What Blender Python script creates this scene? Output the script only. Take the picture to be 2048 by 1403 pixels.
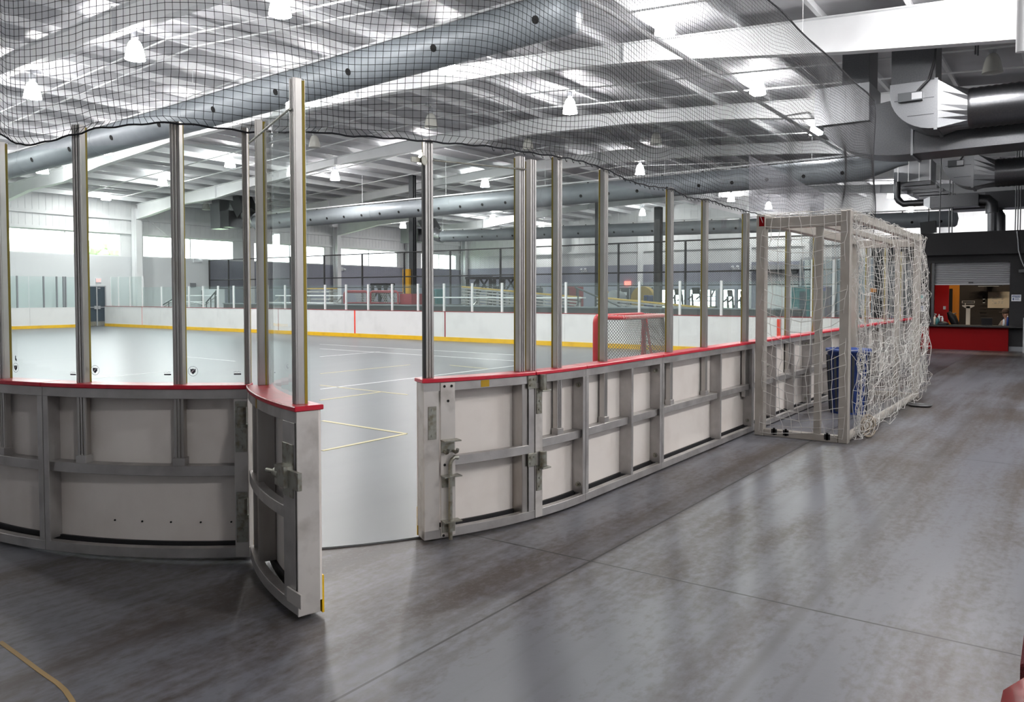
import bpy, bmesh, math, random
import numpy as np
from mathutils import Vector, Matrix
for o in list(bpy.data.objects): bpy.data.objects.remove(o, do_unlink=True)
SC = bpy.context.scene; COL = SC.collection
R = math.radians; random.seed(7); rng = np.random.default_rng(7)

# ------------------------------------------------------------------ camera
FPX, CX, CY, EYE = 1590.5, 1051.0, 645.3, 1.58
PITCH, YAW = R(-2.03), R(34.83)
cam = bpy.data.cameras.new('camera'); co = bpy.data.objects.new('camera', cam); COL.objects.link(co)
cam.sensor_width = 36; cam.lens = FPX / 2048 * 36
cam.shift_x = (1024 - CX) / 2048; cam.shift_y = (CY - 701.5) / 2048
cam.clip_start = 0.05; cam.clip_end = 400
co.location = (0, 0, EYE); co.rotation_euler = (R(90) + PITCH, 0, YAW - R(90))
SC.camera = co
# ------------------------------------------------------------------ world, exposure
SC.view_settings.view_transform = 'Standard'; SC.view_settings.look = 'None'
SC.view_settings.gamma = 1; SC.view_settings.use_curve_mapping = False
SC.view_settings.exposure = 0.95
W = bpy.data.worlds.new('sky'); SC.world = W; W.use_nodes = True
_n = W.node_tree.nodes; _bg = _n['Background']
_bg.inputs[0].default_value = (0.92, 0.97, 1.0, 1); _bg.inputs[1].default_value = 5.0
LAMP_E = 95.0
try:
    SC.cycles.use_denoising = True; SC.cycles.transparent_max_bounces = 40
    SC.cycles.max_bounces = 8; SC.cycles.diffuse_bounces = 5; SC.cycles.glossy_bounces = 4
    SC.cycles.sample_clamp_indirect = 6.0; SC.cycles.caustics_reflective = False; SC.cycles.caustics_refractive = False
except Exception: pass

# ------------------------------------------------------------------ rays from the photograph: place a pixel on a plane of the room
_F = np.array([math.cos(YAW) * math.cos(PITCH), math.sin(YAW) * math.cos(PITCH), math.sin(PITCH)])
_Rt = np.array([math.sin(YAW), -math.cos(YAW), 0.0]); _U = np.cross(_Rt, _F); _C = np.array([0, 0, EYE])
def _pl(px, py, ax, v):
    d = _F + _Rt * (px - CX) / FPX - _U * (py - CY) / FPX
    return _C + d * ((v - _C[ax]) / d[ax])
def atx(px, py, x): return _pl(px, py, 0, x)
def aty(px, py, y): return _pl(px, py, 1, y)
def atz(px, py, z=0.0): return _pl(px, py, 2, z)
def proj(p):
    v = np.array(p, float) - _C; d = v @ _F
    return CX + FPX * (v @ _Rt) / d, CY - FPX * (v @ _U) / d

# ------------------------------------------------------------------ materials
def mat(name, col=(.5, .5, .5), rough=.5, metal=0.0, spec=.5, noise=None, bump=None, rnoise=None):
    """noise=(scale, colour2, lo, hi[, stretch]) ; bump=(scale, strength) ; rnoise=(scale, r0, r1)"""
    m = bpy.data.materials.new(name); m.use_nodes = True
    nt = m.node_tree; N = nt.nodes; L = nt.links; b = N['Principled BSDF']
    b.inputs['Base Color'].default_value = (*col, 1); b.inputs['Roughness'].default_value = rough
    b.inputs['Metallic'].default_value = metal; b.inputs['Specular IOR Level'].default_value = spec
    tc = N.new('ShaderNodeTexCoord')
    def nz(scale, stretch=(1, 1, 1), det=5):
        mp = N.new('ShaderNodeMapping'); mp.inputs['Scale'].default_value = stretch
        t = N.new('ShaderNodeTexNoise'); t.inputs['Scale'].default_value = scale; t.inputs['Detail'].default_value = det
        L.new(tc.outputs['Object'], mp.inputs[0]); L.new(mp.outputs[0], t.inputs[0]); return t.outputs[0]
    if noise:
        st = noise[4] if len(noise) > 4 else (1, 1, 1)
        r = N.new('ShaderNodeMapRange'); r.inputs[1].default_value = noise[2]; r.inputs[2].default_value = noise[3]
        L.new(nz(noise[0], st), r.inputs[0])
        x = N.new('ShaderNodeMix'); x.data_type = 'RGBA'
        x.inputs[6].default_value = (*col, 1); x.inputs[7].default_value = (*noise[1], 1)
        L.new(r.outputs[0], x.inputs[0]); L.new(x.outputs[2], b.inputs['Base Color'])
    if rnoise:
        r = N.new('ShaderNodeMapRange'); r.inputs[1].default_value = .35; r.inputs[2].default_value = .65
        r.inputs[3].default_value = rnoise[1]; r.inputs[4].default_value = rnoise[2]
        L.new(nz(rnoise[0]), r.inputs[0]); L.new(r.outputs[0], b.inputs['Roughness'])
    if bump:
        bp = N.new('ShaderNodeBump'); bp.inputs['Strength'].default_value = bump[1]; bp.inputs['Distance'].default_value = .05
        L.new(nz(bump[0]), bp.inputs['Height']); L.new(bp.outputs[0], b.inputs['Normal'])
    return m
def emis(name, col, e):
    m = bpy.data.materials.new(name); m.use_nodes = True; N = m.node_tree.nodes
    b = N['Principled BSDF']; b.inputs['Base Color'].default_value = (*col, 1)
    b.inputs['Emission Color'].default_value = (*col, 1); b.inputs['Emission Strength'].default_value = e
    return m
def glassmat(name, tint, refl=1.0, haze=0.0, hcol=(.8, .9, .88)):
    m = bpy.data.materials.new(name); m.use_nodes = True; nt = m.node_tree; N = nt.nodes; L = nt.links
    N.remove(N['Principled BSDF']); out = N['Material Output']
    t = N.new('ShaderNodeBsdfTransparent'); t.inputs[0].default_value = (*tint, 1)
    g = N.new('ShaderNodeBsdfGlossy'); g.inputs['Roughness'].default_value = .02; g.inputs[0].default_value = (refl, refl, refl, 1)
    f = N.new('ShaderNodeFresnel'); f.inputs[0].default_value = 1.4
    ge = N.new('ShaderNodeNewGeometry'); sub = N.new('ShaderNodeMath'); sub.operation = 'SUBTRACT'; sub.inputs[0].default_value = 1
    L.new(ge.outputs['Backfacing'], sub.inputs[1])
    mu = N.new('ShaderNodeMath'); mu.operation = 'MULTIPLY'; L.new(f.outputs[0], mu.inputs[0]); L.new(sub.outputs[0], mu.inputs[1])
    mx = N.new('ShaderNodeMixShader'); L.new(mu.outputs[0], mx.inputs[0]); L.new(t.outputs[0], mx.inputs[1]); L.new(g.outputs[0], mx.inputs[2])
    last = mx
    if haze:
        d = N.new('ShaderNodeBsdfDiffuse'); d.inputs[0].default_value = (*hcol, 1)
        m2 = N.new('ShaderNodeMixShader'); m2.inputs[0].default_value = haze
        L.new(mx.outputs[0], m2.inputs[1]); L.new(d.outputs[0], m2.inputs[2]); last = m2
    L.new(last.outputs[0], out.inputs[0]); return m

M = {}
M['alu'] = mat('brushed_aluminium', (.50, .485, .475), .42, .75, noise=(6, (.36, .34, .33), .35, .75), rnoise=(9, .33, .55))
M['alupost'] = mat('extruded_aluminium', (.50, .485, .47), .32, 1.0, noise=(5, (.36, .325, .29), .45, .8, (1, 1, .25)), rnoise=(7, .31, .44))
M['plate'] = mat('scuffed_aluminium', (.62, .59, .56), .45, .55, noise=(7, (.42, .39, .36), .5, .75), rnoise=(9, .35, .6))
M['zinc'] = mat('zinc_hardware', (.36, .36, .32), .42, .85, noise=(25, (.22, .20, .15), .45, .7))
M['hdpe'] = mat('white_board_plastic', (.82, .765, .715), .45, 0, noise=(3, (.72, .655, .60), .45, .8))
M['board'] = mat('far_board_plastic', (.80, .80, .80), .35, 0, noise=(2, (.72, .72, .72), .5, .8))
M['cap'] = mat('red_cap_plastic', (.58, .012, .035), .32, 0, noise=(18, (.48, .01, .03), .4, .7))
M['kick'] = mat('yellow_kick_plastic', (.86, .52, .015), .35, 0, noise=(3, (.72, .40, .01), .5, .8))
M['gasket'] = mat('yellow_black_gasket', (.30, .22, .01), .6)
M['rubber'] = mat('black_rubber', (.015, .015, .017), .6)
M['black'] = mat('black_paint', (.012, .012, .014), .5)
M['blackwall'] = mat('black_wall_paint', (.009, .009, .011), .7, bump=(40, .1))
M['steel'] = mat('white_painted_steel', (.80, .81, .82), .45, 0, noise=(1.5, (.72, .73, .74), .45, .8))
M['white'] = mat('white_paint', (.80, .81, .82), .55)
M['insul'] = mat('white_vinyl_insulation', (.60, .60, .62), .5, 0, noise=(.9, (.46, .46, .48), .4, .75), bump=(1.4, .7))
M['galv'] = mat('galvanised_sheet', (.36, .37, .385), .30, 1.0, noise=(60, (.30, .31, .325), .3, .8))
M['galvdull'] = mat('dull_galvanised_sheet', (.13, .133, .14), .32, 1.0, noise=(40, (.10, .103, .11), .3, .8))
M['duct'] = mat('painted_grey_duct', (.28, .31, .335), .48, .15, noise=(3, (.25, .28, .30), .4, .7))
M['hole'] = mat('dark_hole', (.006, .006, .006), .9)
M['net'] = mat('black_twine', (.012, .012, .014), .8)
M['rope'] = mat('black_rope', (.012, .013, .018), .8)
M['whitenet'] = mat('white_twine', (.60, .585, .56), .8)
M['goalalu'] = mat('goal_aluminium', (.47, .44, .40), .5, .45, noise=(5, (.38, .35, .31), .4, .75))
M['goalred'] = mat('red_goal_paint', (.50, .012, .02), .35)
M['wallgrey'] = mat('grey_wall_paint', (.68, .70, .72), .6)
M['wallpurple'] = mat('violet_grey_wall_paint', (.31, .32, .385), .6)
M['glass'] = glassmat('rink_glass', (.955, .985, .975), 1.0, .012)
M['glassold'] = glassmat('far_rink_glass', (.935, .98, .972), 1.0, .035)
M['winglass'] = glassmat('window_glass', (.97, .985, .98))
M['darkdoor'] = mat('dark_blue_grey_door', (.035, .055, .075), .4)
M['redpaint'] = mat('red_paint', (.20, .0015, .003), .7, 0, .15)
M['reddoor'] = mat('red_door_paint', (.62, .004, .006), .4)
M['wood'] = mat('orange_wood', (.72, .26, .03), .4, 0, noise=(5, (.60, .20, .02), .4, .7, (1, 1, .15)))
M['yellowwood'] = mat('yellow_wood', (.50, .33, .06), .5)
M['dark'] = mat('dark_grey', (.045, .05, .055), .5)
M['midgrey'] = mat('mid_grey', (.22, .23, .25), .5)
M['brownwall'] = mat('dark_brown_wall', (.035, .027, .022), .6)
M['slat'] = mat('shutter_slats', (.40, .41, .43), .4, .3)
M['teal'] = mat('teal_panel', (.05, .18, .19), .35)
M['blue'] = mat('blue_plastic', (.02, .05, .22), .4)
M['orange'] = mat('yellow_pad', (.80, .42, .01), .5)
M['redtape'] = emis('bright_red_line', (.9, .06, .03), 0.0)
M['darkred'] = mat('dark_red_line', (.28, .01, .015), .5)
M['maroon'] = mat('maroon_paint', (.26, .02, .03), .5)
M['redfabric'] = mat('red_mesh_fabric', (.20, .012, .02), .9, bump=(160, .8))
M['redplastic'] = mat('red_gloss_plastic', (.36, .002, .006), .25)
M['skin'] = mat('skin', (.45, .25, .17), .5)
M['cloth'] = mat('tan_cloth', (.28, .25, .22), .8)
M['cream'] = mat('cream_enamel', (.80, .70, .56), .4)
M['grass'] = mat('grass', (.27, .34, .20), .9, 0, noise=(2, (.30, .36, .24), .4, .7))
M['leaf'] = mat('leaves', (.30, .45, .22), .8, 0, noise=(4, (.40, .55, .30), .4, .7))
M['lit'] = emis('lit_reflector', (1.0, .98, .97), LAMP_E * .46); M['lens'] = emis('lit_lens', (1.0, .97, .95), LAMP_E * 2.1)
M['unlit'] = mat('clear_reflector', (.52, .52, .48), .25, 0)
M['exit'] = emis('exit_red', (1, .10, .08), 3.0)
M['tube'] = emis('lit_tube', (1, .84, .62), 14.0)
M['lineyellow'] = mat('yellow_floor_tape', (.60, .55, .30), .45)
M['linewhite'] = mat('white_floor_tape', (.72, .74, .74), .45)
M['lineorange'] = mat('worn_ochre_line', (.34, .22, .08), .6)
M['ink'] = mat('dark_print', (.05, .06, .08), .6)
M['blueink'] = mat('blue_print', (.04, .07, .2), .6)
M['paper'] = mat('white_sign', (.75, .77, .80), .5)
M['brass'] = mat('gold_sticker', (.50, .30, .02), .35, .4)

def concrete():
    m = bpy.data.materials.new('sealed_concrete'); m.use_nodes = True; nt = m.node_tree; N = nt.nodes; L = nt.links
    b = N['Principled BSDF']; g = N.new('ShaderNodeNewGeometry')
    def nz(scale, st=(1, 1, 1), det=6, dist=0):
        mp = N.new('ShaderNodeMapping'); mp.inputs['Scale'].default_value = st
        t = N.new('ShaderNodeTexNoise'); t.inputs['Scale'].default_value = scale; t.inputs['Detail'].default_value = det
        t.inputs['Roughness'].default_value = .62; t.inputs['Distortion'].default_value = dist
        L.new(g.outputs['Position'], mp.inputs[0]); L.new(mp.outputs[0], t.inputs[0]); return t.outputs[0]
    def rng_(s, a, c, lo=0, hi=1):
        r = N.new('ShaderNodeMapRange'); r.inputs[1].default_value = a; r.inputs[2].default_value = c
        r.inputs[3].default_value = lo; r.inputs[4].default_value = hi; L.new(s, r.inputs[0]); return r.outputs[0]
    def mix(f, a, c):
        x = N.new('ShaderNodeMix'); x.data_type = 'RGBA'; L.new(f, x.inputs[0])
        for k, v in ((6, a), (7, c)):
            if isinstance(v, tuple): x.inputs[k].default_value = (*v, 1)
            else: L.new(v, x.inputs[k])
        return x.outputs[2]
    def math_(op, a, c=None):
        x = N.new('ShaderNodeMath'); x.operation = op
        for k, v in ((0, a), (1, c)):
            if v is None: continue
            if isinstance(v, (int, float)): x.inputs[k].default_value = v
            else: L.new(v, x.inputs[k])
        return x.outputs[0]
    streak = nz(1.0, (.14, 2.2, 1), 5)          # broom and scrubber streaks along the hall
    blot = nz(.8, (.55, 1.1, 1), 8)
    fine = nz(38, (1, 1, 1), 4)
    mixv = math_('ADD', math_('ADD', math_('MULTIPLY', streak, .5), math_('MULTIPLY', blot, .5)), math_('MULTIPLY', math_('SUBTRACT', nz(22, (.6, 1, 1), 6), .5), .30))
    base = mix(rng_(mixv, .45, .58), (.150, .153, .173), (.068, .055, .048))
    speck = mix(rng_(fine, .52, .72), base, (.19, .186, .19))
    mask = rng_(blot, .45, .6); sm = N.new('ShaderNodeMix'); sm.data_type = 'RGBA'
    L.new(math_('MULTIPLY', mask, .45), sm.inputs[0]); L.new(base, sm.inputs[6]); L.new(speck, sm.inputs[7])
    col = sm.outputs[2]
    thin = rng_(nz(1.0, (.045, 7, 1), 1), .56, .72)
    col = mix(math_('MULTIPLY', thin, .5), col, (.065, .058, .056))
    sep = N.new('ShaderNodeSeparateXYZ'); L.new(g.outputs['Position'], sep.inputs[0])
    seam = None
    for ax, v, wd in ((0, 4.054, .007), (0, 8.65, .006), (0, 13.2, .006), (0, 17.8, .006), (1, 2.35, .007), (1, -2.2, .007)):
        s = math_('LESS_THAN', math_('ABSOLUTE', math_('SUBTRACT', sep.outputs[ax], v)), wd)
        seam = s if seam is None else math_('MAXIMUM', seam, s)
    col = mix(seam, col, (.018, .017, .018))
    L.new(col, b.inputs['Base Color'])
    L.new(rng_(math_('ADD', math_('MULTIPLY', streak, .6), math_('MULTIPLY', blot, .4)), .35, .65, .30, .46), b.inputs['Roughness'])
    b.inputs['Specular IOR Level'].default_value = .45
    bp = N.new('ShaderNodeBump'); bp.inputs['Strength'].default_value = .10; bp.inputs['Distance'].default_value = .02
    L.new(nz(5, (1, 1, 1), 5), bp.inputs['Height']); L.new(bp.outputs[0], b.inputs['Normal'])
    return m
def court():
    m = mat('rink_surface', (.150, .161, .169), .34, 0, .4, noise=(1.0, (.128, .139, .148), .3, .8, (.4, 2.0, 1)))
    return m
M['concrete'] = concrete(); M['court'] = court()

# ------------------------------------------------------------------ mesh building
class MB:
    def __init__(s): s.v = []; s.f = []; s.smooth = []
    def add(s, vs, fs, smooth=False):
        b = len(s.v); s.v += [tuple(float(c) for c in p) for p in vs]
        s.f += [tuple(b + i for i in f) for f in fs]; s.smooth += [smooth] * len(fs); return s
    def box(s, a, b):
        x0, x1 = sorted((a[0], b[0])); y0, y1 = sorted((a[1], b[1])); z0, z1 = sorted((a[2], b[2]))
        vs = [(x0, y0, z0), (x1, y0, z0), (x1, y1, z0), (x0, y1, z0), (x0, y0, z1), (x1, y0, z1), (x1, y1, z1), (x0, y1, z1)]
        return s.add(vs, BOXF)
    def obox(s, c, ax, ay, az, hx, hy, hz):
        c = np.array(c, float); A = [np.array(a, float) / np.linalg.norm(a) * h for a, h in ((ax, hx), (ay, hy), (az, hz))]
        vs = [c + A[0] * i + A[1] * j + A[2] * k for k in (-1, 1) for i, j in ((-1, -1), (1, -1), (1, 1), (-1, 1))]
        return s.add(vs, BOXF)
    def bar(s, p, q, w, h=None, up=(0, 0, 1)):
        p = np.array(p, float); q = np.array(q, float); t = q - p; L = np.linalg.norm(t); t /= L
        u = np.array(up, float)
        if abs(t @ u) > .95: u = np.array((1.0, 0, 0))
        a = np.cross(t, u); a /= np.linalg.norm(a); u = np.cross(a, t)
        return s.obox((p + q) / 2, t, a, u, L / 2, w / 2, (h or w) / 2)
    def tube(s, pts, r, n=8, cap=True, smooth=True, closed=False):
        pts = np.array(pts, float); k = len(pts)
        rs = np.broadcast_to(np.array(r, float), (k,))
        T = np.gradient(pts, axis=0) if not closed else np.roll(pts, -1, 0) - np.roll(pts, 1, 0)
        T /= np.linalg.norm(T, axis=1)[:, None] + 1e-12
        ref = np.array((0, 0, 1.0)) if abs(T[0][2]) < .9 else np.array((1.0, 0, 0))
        a = np.cross(T[0], ref); a /= np.linalg.norm(a); vs = []
        for i in range(k):
            a = a - T[i] * (a @ T[i]); a /= np.linalg.norm(a) + 1e-12; b = np.cross(T[i], a)
            for j in range(n):
                th = 2 * math.pi * j / n; vs.append(pts[i] + rs[i] * (a * math.cos(th) + b * math.sin(th)))
        fs = []
        for i in range(k if closed else k - 1):
            i2 = (i + 1) % k
            for j in range(n): fs.append((i * n + j, i * n + (j + 1) % n, i2 * n + (j + 1) % n, i2 * n + j))
        s.add(vs, fs, smooth)
        if cap and not closed: s.add(vs[:n], [tuple(range(n))[::-1]]); s.add(vs[-n:], [tuple(range(n))])
        return s
    def lathe(s, prof, c=(0, 0, 0), n=20, smooth=True):
        vs = []; k = len(prof)
        for (r, z) in prof:
            for j in range(n):
                th = 2 * math.pi * j / n; vs.append((c[0] + r * math.cos(th), c[1] + r * math.sin(th), c[2] + z))
        fs = [(i * n + j, i * n + (j + 1) % n, (i + 1) * n + (j + 1) % n, (i + 1) * n + j) for i in range(k - 1) for j in range(n)]
        return s.add(vs, fs, smooth)
    def prism(s, poly, off):
        """poly: closed planar list of 3d points, extruded by vector off"""
        n = len(poly); a = [np.array(p, float) for p in poly]; o = np.array(off, float)
        vs = a + [p + o for p in a]
        fs = [tuple(range(n))[::-1], tuple(range(n, 2 * n))] + [(i, (i + 1) % n, n + (i + 1) % n, n + i) for i in range(n)]
        return s.add(vs, fs)
    def pbox(s, path, s0, s1, d0, d1, z0, z1, n=None):
        """box along the rink wall: s along, d inwards from the outer frame face"""
        if n is None: n = max(1, int(math.ceil(abs(s1 - s0) / .10)))
        vs = []
        for i in range(n + 1):
            q = s0 + (s1 - s0) * i / n
            for d, z in ((d0, z0), (d1, z0), (d1, z1), (d0, z1)):
                x, y = path(q, d); vs.append((x, y, z))
        fs = [(0, 1, 2, 3)[::-1]] if False else [(0, 3, 2, 1)]
        for i in range(n):
            a = 4 * i; b = a + 4
            for j in range(4): fs.append((a + j, a + (j + 1) % 4, b + (j + 1) % 4, b + j))
        e = 4 * n; fs.append((e, e + 1, e + 2, e + 3))
        return s.add(vs, fs)
    def wires(s, lines, r, n=3):
        for l in lines: s.tube(l, r, n, cap=False, smooth=True)
        return s
    def obj(s, name, m, parent=None, bevel=0.0, loc=None):
        me = bpy.data.meshes.new(name)
        off = np.array(parent.get('_w', (0, 0, 0)) if parent is not None else (loc if loc is not None else (0, 0, 0)), float)
        V = (np.array(s.v) - off) if len(s.v) else np.zeros((0, 3))
        me.from_pydata([tuple(p) for p in V], [], s.f)
        me.polygons.foreach_set('use_smooth', s.smooth); me.update()
        if len(s.f) < 60000:
            bm = bmesh.new(); bm.from_mesh(me); bmesh.ops.recalc_face_normals(bm, faces=bm.faces); bm.to_mesh(me); bm.free()
        me.materials.append(M[m] if isinstance(m, str) else m)
        o = bpy.data.objects.new(name, me); COL.objects.link(o)
        if parent is not None:
            o.parent = parent; o['_w'] = [float(c) for c in off]
        else:
            o.location = tuple(off)
            o['_w'] = [float(c) for c in off]
        if bevel:
            md = o.modifiers.new('edge', 'BEVEL'); md.width = bevel; md.segments = 1; md.limit_method = 'ANGLE'; md.angle_limit = R(40)
        return o
BOXF = [(0, 3, 2, 1), (4, 5, 6, 7), (0, 1, 5, 4), (1, 2, 6, 5), (2, 3, 7, 6), (3, 0, 4, 7)]
def tag(o, label, cat, group=None, kind=None):
    o['label'] = label; o['category'] = cat
    if group: o['group'] = group
    if kind: o['kind'] = kind
    return o
def thing(name, label, cat, loc, group=None):
    o = bpy.data.objects.new(name, None); COL.objects.link(o); o.location = tuple(loc); o.empty_display_size = .1
    o['_w'] = [float(c) for c in loc]
    return tag(o, label, cat, group)
def struct(name, mb, m, bevel=0.0, label=None):
    o = mb.obj(name, m, None, bevel); o['kind'] = 'structure'
    o['label'] = label or ('the ' + name.replace('_', ' ') + ' of the hall'); o['category'] = 'building'
    return o
ORD = 'first second third fourth fifth sixth seventh eighth ninth tenth eleventh twelfth thirteenth fourteenth fifteenth sixteenth seventeenth eighteenth nineteenth twentieth'.split()
def ordn(i): return ORD[i] if i < 20 else 'twenty-' + ORD[i - 20]
def text_mesh(txt, size, origin, ex, ez, mb, depth=.004):
    """flat letters as mesh, lying in the plane ex/ez"""
    cu = bpy.data.curves.new('t', 'FONT'); cu.body = txt; cu.size = size; cu.extrude = 0
    o = bpy.data.objects.new('t', cu); COL.objects.link(o); dg = bpy.context.evaluated_depsgraph_get(); dg.update()
    me = bpy.data.meshes.new_from_object(o.evaluated_get(dg))
    O = np.array(origin, float); ex = np.array(ex, float); ez = np.array(ez, float)
    mb.add([O + ex * v.co.x + ez * v.co.y for v in me.vertices], [tuple(p.vertices) for p in me.polygons])
    bpy.data.objects.remove(o); bpy.data.curves.remove(cu); bpy.data.meshes.remove(me)
    return mb

# ================================================================== THE HALL
XB, XF, YB, YF = -9.0, 49.2, -6.0, 40.4          # back, far, near and window walls
def roof(y): return 7.82 - abs(y - 17.5) / 16.0     # underside of the deck
# floor
struct('floor', MB().box((XB, YB, -.3), (XF, YF, 0)), 'concrete')
# rink outline --------------------------------------------------------------
RX0, RX1, RY0, RY1, RR = 2.16, 20.55, 3.04, 39.75, 2.96
def path(s, d=0.0):
    """outer face of the rink wall from the near corner: s>0 along +X, s<0 round the corner"""
    if s >= 0: return RX0 + RR + s, RY0 + d
    L = RR * math.pi / 2
    if s >= -L:
        a = 1.5 * math.pi + s / RR
        return RX0 + RR + (RR - d) * math.cos(a), RY0 + RR + (RR - d) * math.sin(a)
    return RX0 + d, RY0 + RR + (-s - L)
def sx(X): return X - RX0 - RR
def s_of_px(px, py, d=.06, lo=-5.5, hi=14.0):
    """where on the near rink wall a pixel's column lies, and the height there"""
    best = None
    for q in np.arange(lo, hi, .004):
        x, y = path(q, d); dep = x * _F[0] + y * _F[1]
        e = abs(CX + FPX * (x * _Rt[0] + y * _Rt[1]) / (dep + 0) - px)
        if best is None or e < best[0]: best = (e, q)
    x, y = path(best[1], d); rr = _F + _Rt * (px - CX) / FPX - _U * (py - CY) / FPX
    t = math.hypot(x, y) / math.hypot(rr[0], rr[1]); return best[1], EYE + t * rr[2]
DK = .128
pts = [path(q, DK - .01) for q in np.linspace(-4.65, 0, 24)]
poly = [(RX1, RY0 + .12), (RX1, RY1), (RX0 + .12, RY1)] + pts
struct('rink_floor', MB().prism([(x, y, .001) for x, y in poly], (0, 0, .011)), 'court', label='smooth blue-grey playing surface inside the rink wall')
ZL = .0125
def line(p, q, w, m, name='floor_marking'):
    p = np.array((p[0], p[1], ZL + .0015)); q = np.array((q[0], q[1], ZL + .0015))
    return struct(name, MB().bar(p, q, w, .003), m, label='painted line on the playing surface')
def lpx(a, b, w, m): return line(atz(*a, ZL), atz(*b, ZL), w, m)
lpx((645, 841), (812, 867), .05, 'lineyellow'); lpx((812, 867), (645, 901), .05, 'lineyellow')
lpx((640, 770), (815, 789), .045, 'lineyellow'); lpx((765, 783), (640, 800), .045, 'lineyellow')
lpx((640, 778), (1040, 730), .05, 'linewhite'); lpx((640, 747), (820, 729), .04, 'lineyellow')
lpx((640, 713), (760, 703), .05, 'linewhite'); lpx((640, 697), (1040, 722), .05, 'linewhite'); lpx((640, 688), (1040, 710), .05, 'linewhite')
lpx((900, 730), (975, 737), .04, 'lineyellow'); lpx((175, 757), (340, 742), .04, 'linewhite'); lpx((360, 712), (470, 722), .04, 'linewhite')
# worn ochre line bottom left of the concourse
w = [atz(*p) for p in ((0, 1283), (40, 1312), (80, 1342), (115, 1366), (130, 1380), (141, 1396), (150, 1412))]
mb = MB()
for a, b in zip(w, w[1:]): mb.bar((a[0], a[1], .0012), (b[0], b[1], .0012), .02, .002)
struct('floor_marking', mb, 'lineorange', label='worn ochre curved line on the grey concrete, lower left')

# walls ----------------------------------------------------------------------
# window wall (Y = YF): low dry wall, windows, metal liner above
WZ0, WZ1 = 3.53, 4.70
wins = []
for (a, b, ya, yb) in ((5, 243, 463, 470), (285, 468, 475, 480), (503, 650, 490, 495), (676, 795, 497, 505), (842, 913, 512, 514)):
    wins.append((aty(a, 500, YF)[0], aty(b, 500, YF)[0]))
wins = [(10.0, 15.6)] + [(max(a, 16.2), b) for a, b in wins]
mb = MB(); mb.box((XB, YF, 0), (26.72, YF + .25, WZ0)); struct('wall_window_side_lower', mb, 'wallgrey')
mb = MB(); mb.box((26.72, YF, 0), (XF + .25, YF + .25, WZ0)); struct('wall_window_side_painted', mb, 'wallpurple')
def corrugate(mb, x0, x1, z0, z1, pitch=.30):
    n = int((x1 - x0) / pitch)
    for i in range(n):
        x = x0 + (i + .5) * (x1 - x0) / n; mb.box((x - .015, YF - .012, z0), (x + .015, YF + .01, z1))
mb = MB(); e = XB
for a, b in wins + [(XF + .25, XF + .25)]:
    if a > e + .01: mb.box((e, YF, WZ0), (a, YF + .25, WZ1))
    e = b
struct('wall_window_side_piers', mb, 'steel')
mb = MB(); mb.box((XB, YF, WZ1), (XF + .25, YF + .25, 6.6)); corrugate(mb, XB, XF, WZ1 + .16, 6.4)
struct('wall_window_side_upper', mb, 'steel')
mb = MB(); mb.box((XB, YF - .16, WZ1), (XF, YF, WZ1 + .13)); struct('trim_window_head', mb, 'white')
mb = MB(); mb.box((XB, YF - .18, 5.42), (XF, YF - .013, 5.58)); struct('trim_wall_girt', mb, 'steel')
for i, (a, b) in enumerate(wins):
    mb = MB(); f = .06
    mb.box((a, YF + .02, WZ0), (b, YF + .12, WZ0 + f)); mb.box((a, YF + .02, WZ1 - f), (b, YF + .12, WZ1))
    n = max(2, round((b - a) / 2.6))
    for k in range(n + 1):
        x = a + (b - a) * k / n; x = min(max(x, a + f / 2), b - f / 2); mb.box((x - f / 2, YF + .02, WZ0 + f), (x + f / 2, YF + .12, WZ1 - f))
    fr = struct('window_%d' % (i + 1), mb, 'white')
    g = MB().box((a + .01, YF + .06, WZ0 + .01), (b - .01, YF + .075, WZ1 - .01)).obj('pane', 'winglass', fr)
# columns of the window wall
for i, X in enumerate((8.85, 15.6, 22.35, 29.15, 35.85, 42.7, 49.0)):
    mb = MB(); mb.box((X - .16, YF - .62, 0), (X + .16, YF - .60, 6.0)); mb.box((X - .16, YF - .20, 0), (X + .16, YF - .18, 6.0)); mb.box((X - .012, YF - .60, 0), (X + .012, YF - .20, 6.0))
    struct('wall_column', mb, 'steel', label='white steel column of the window wall')
# diagonal rods
for i, (a, b) in enumerate((((280, 428), (345, 478)), ((497, 455), (455, 480)))):
    p, q = aty(*a, YF - .3), aty(*b, YF - .3); struct('wall_brace', MB().tube([p, q], .015, 6), 'white', label='thin diagonal brace rod on the window wall')
# far wall (X = XF)
mb = MB(); mb.box((XF, YB, 0), (XF + .25, 5.3, 3.62)); mb.box((XF, 5.3, 0), (XF + .25, YF, .45)); mb.box((XF, 5.3, 1.95), (XF + .25, YF, 3.62))
lowwins = sorted([tuple(sorted((atx(a, 590, XF)[1], atx(b, 590, XF)[1]))) for a, b in ((1316, 1372), (1378, 1432), (1445, 1470), (1474, 1486))])
e = 5.3
for a, b in lowwins + [(YF, YF)]:
    if a > e: mb.box((XF, e, .45), (XF + .25, a, 1.95))
    e = b
struct('wall_far_lower', mb, 'wallpurple')
for i, (a, b) in enumerate(lowwins):
    mb = MB()
    for z in (.45, 1.15, 1.90): mb.box((XF + .02, a, z), (XF + .1, b, z + .05))
    for y in np.linspace(a, b - .05, max(2, int((b - a) / 1.1))): mb.box((XF + .02, y, .45), (XF + .1, y + .05, 1.95))
    fr = struct('window_%d' % (i + 11), mb, 'dark'); MB().box((XF + .05, a, .46), (XF + .06, b, 1.94)).obj('pane', 'winglass', fr)
mb = MB(); mb.box((XF, YB, 3.62), (XF + .25, YF, 8))
for y in np.arange(YB, YF, .45): mb.box((XF - .012, y - .012, 3.62), (XF + .01, y + .012, roof(y)))
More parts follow.
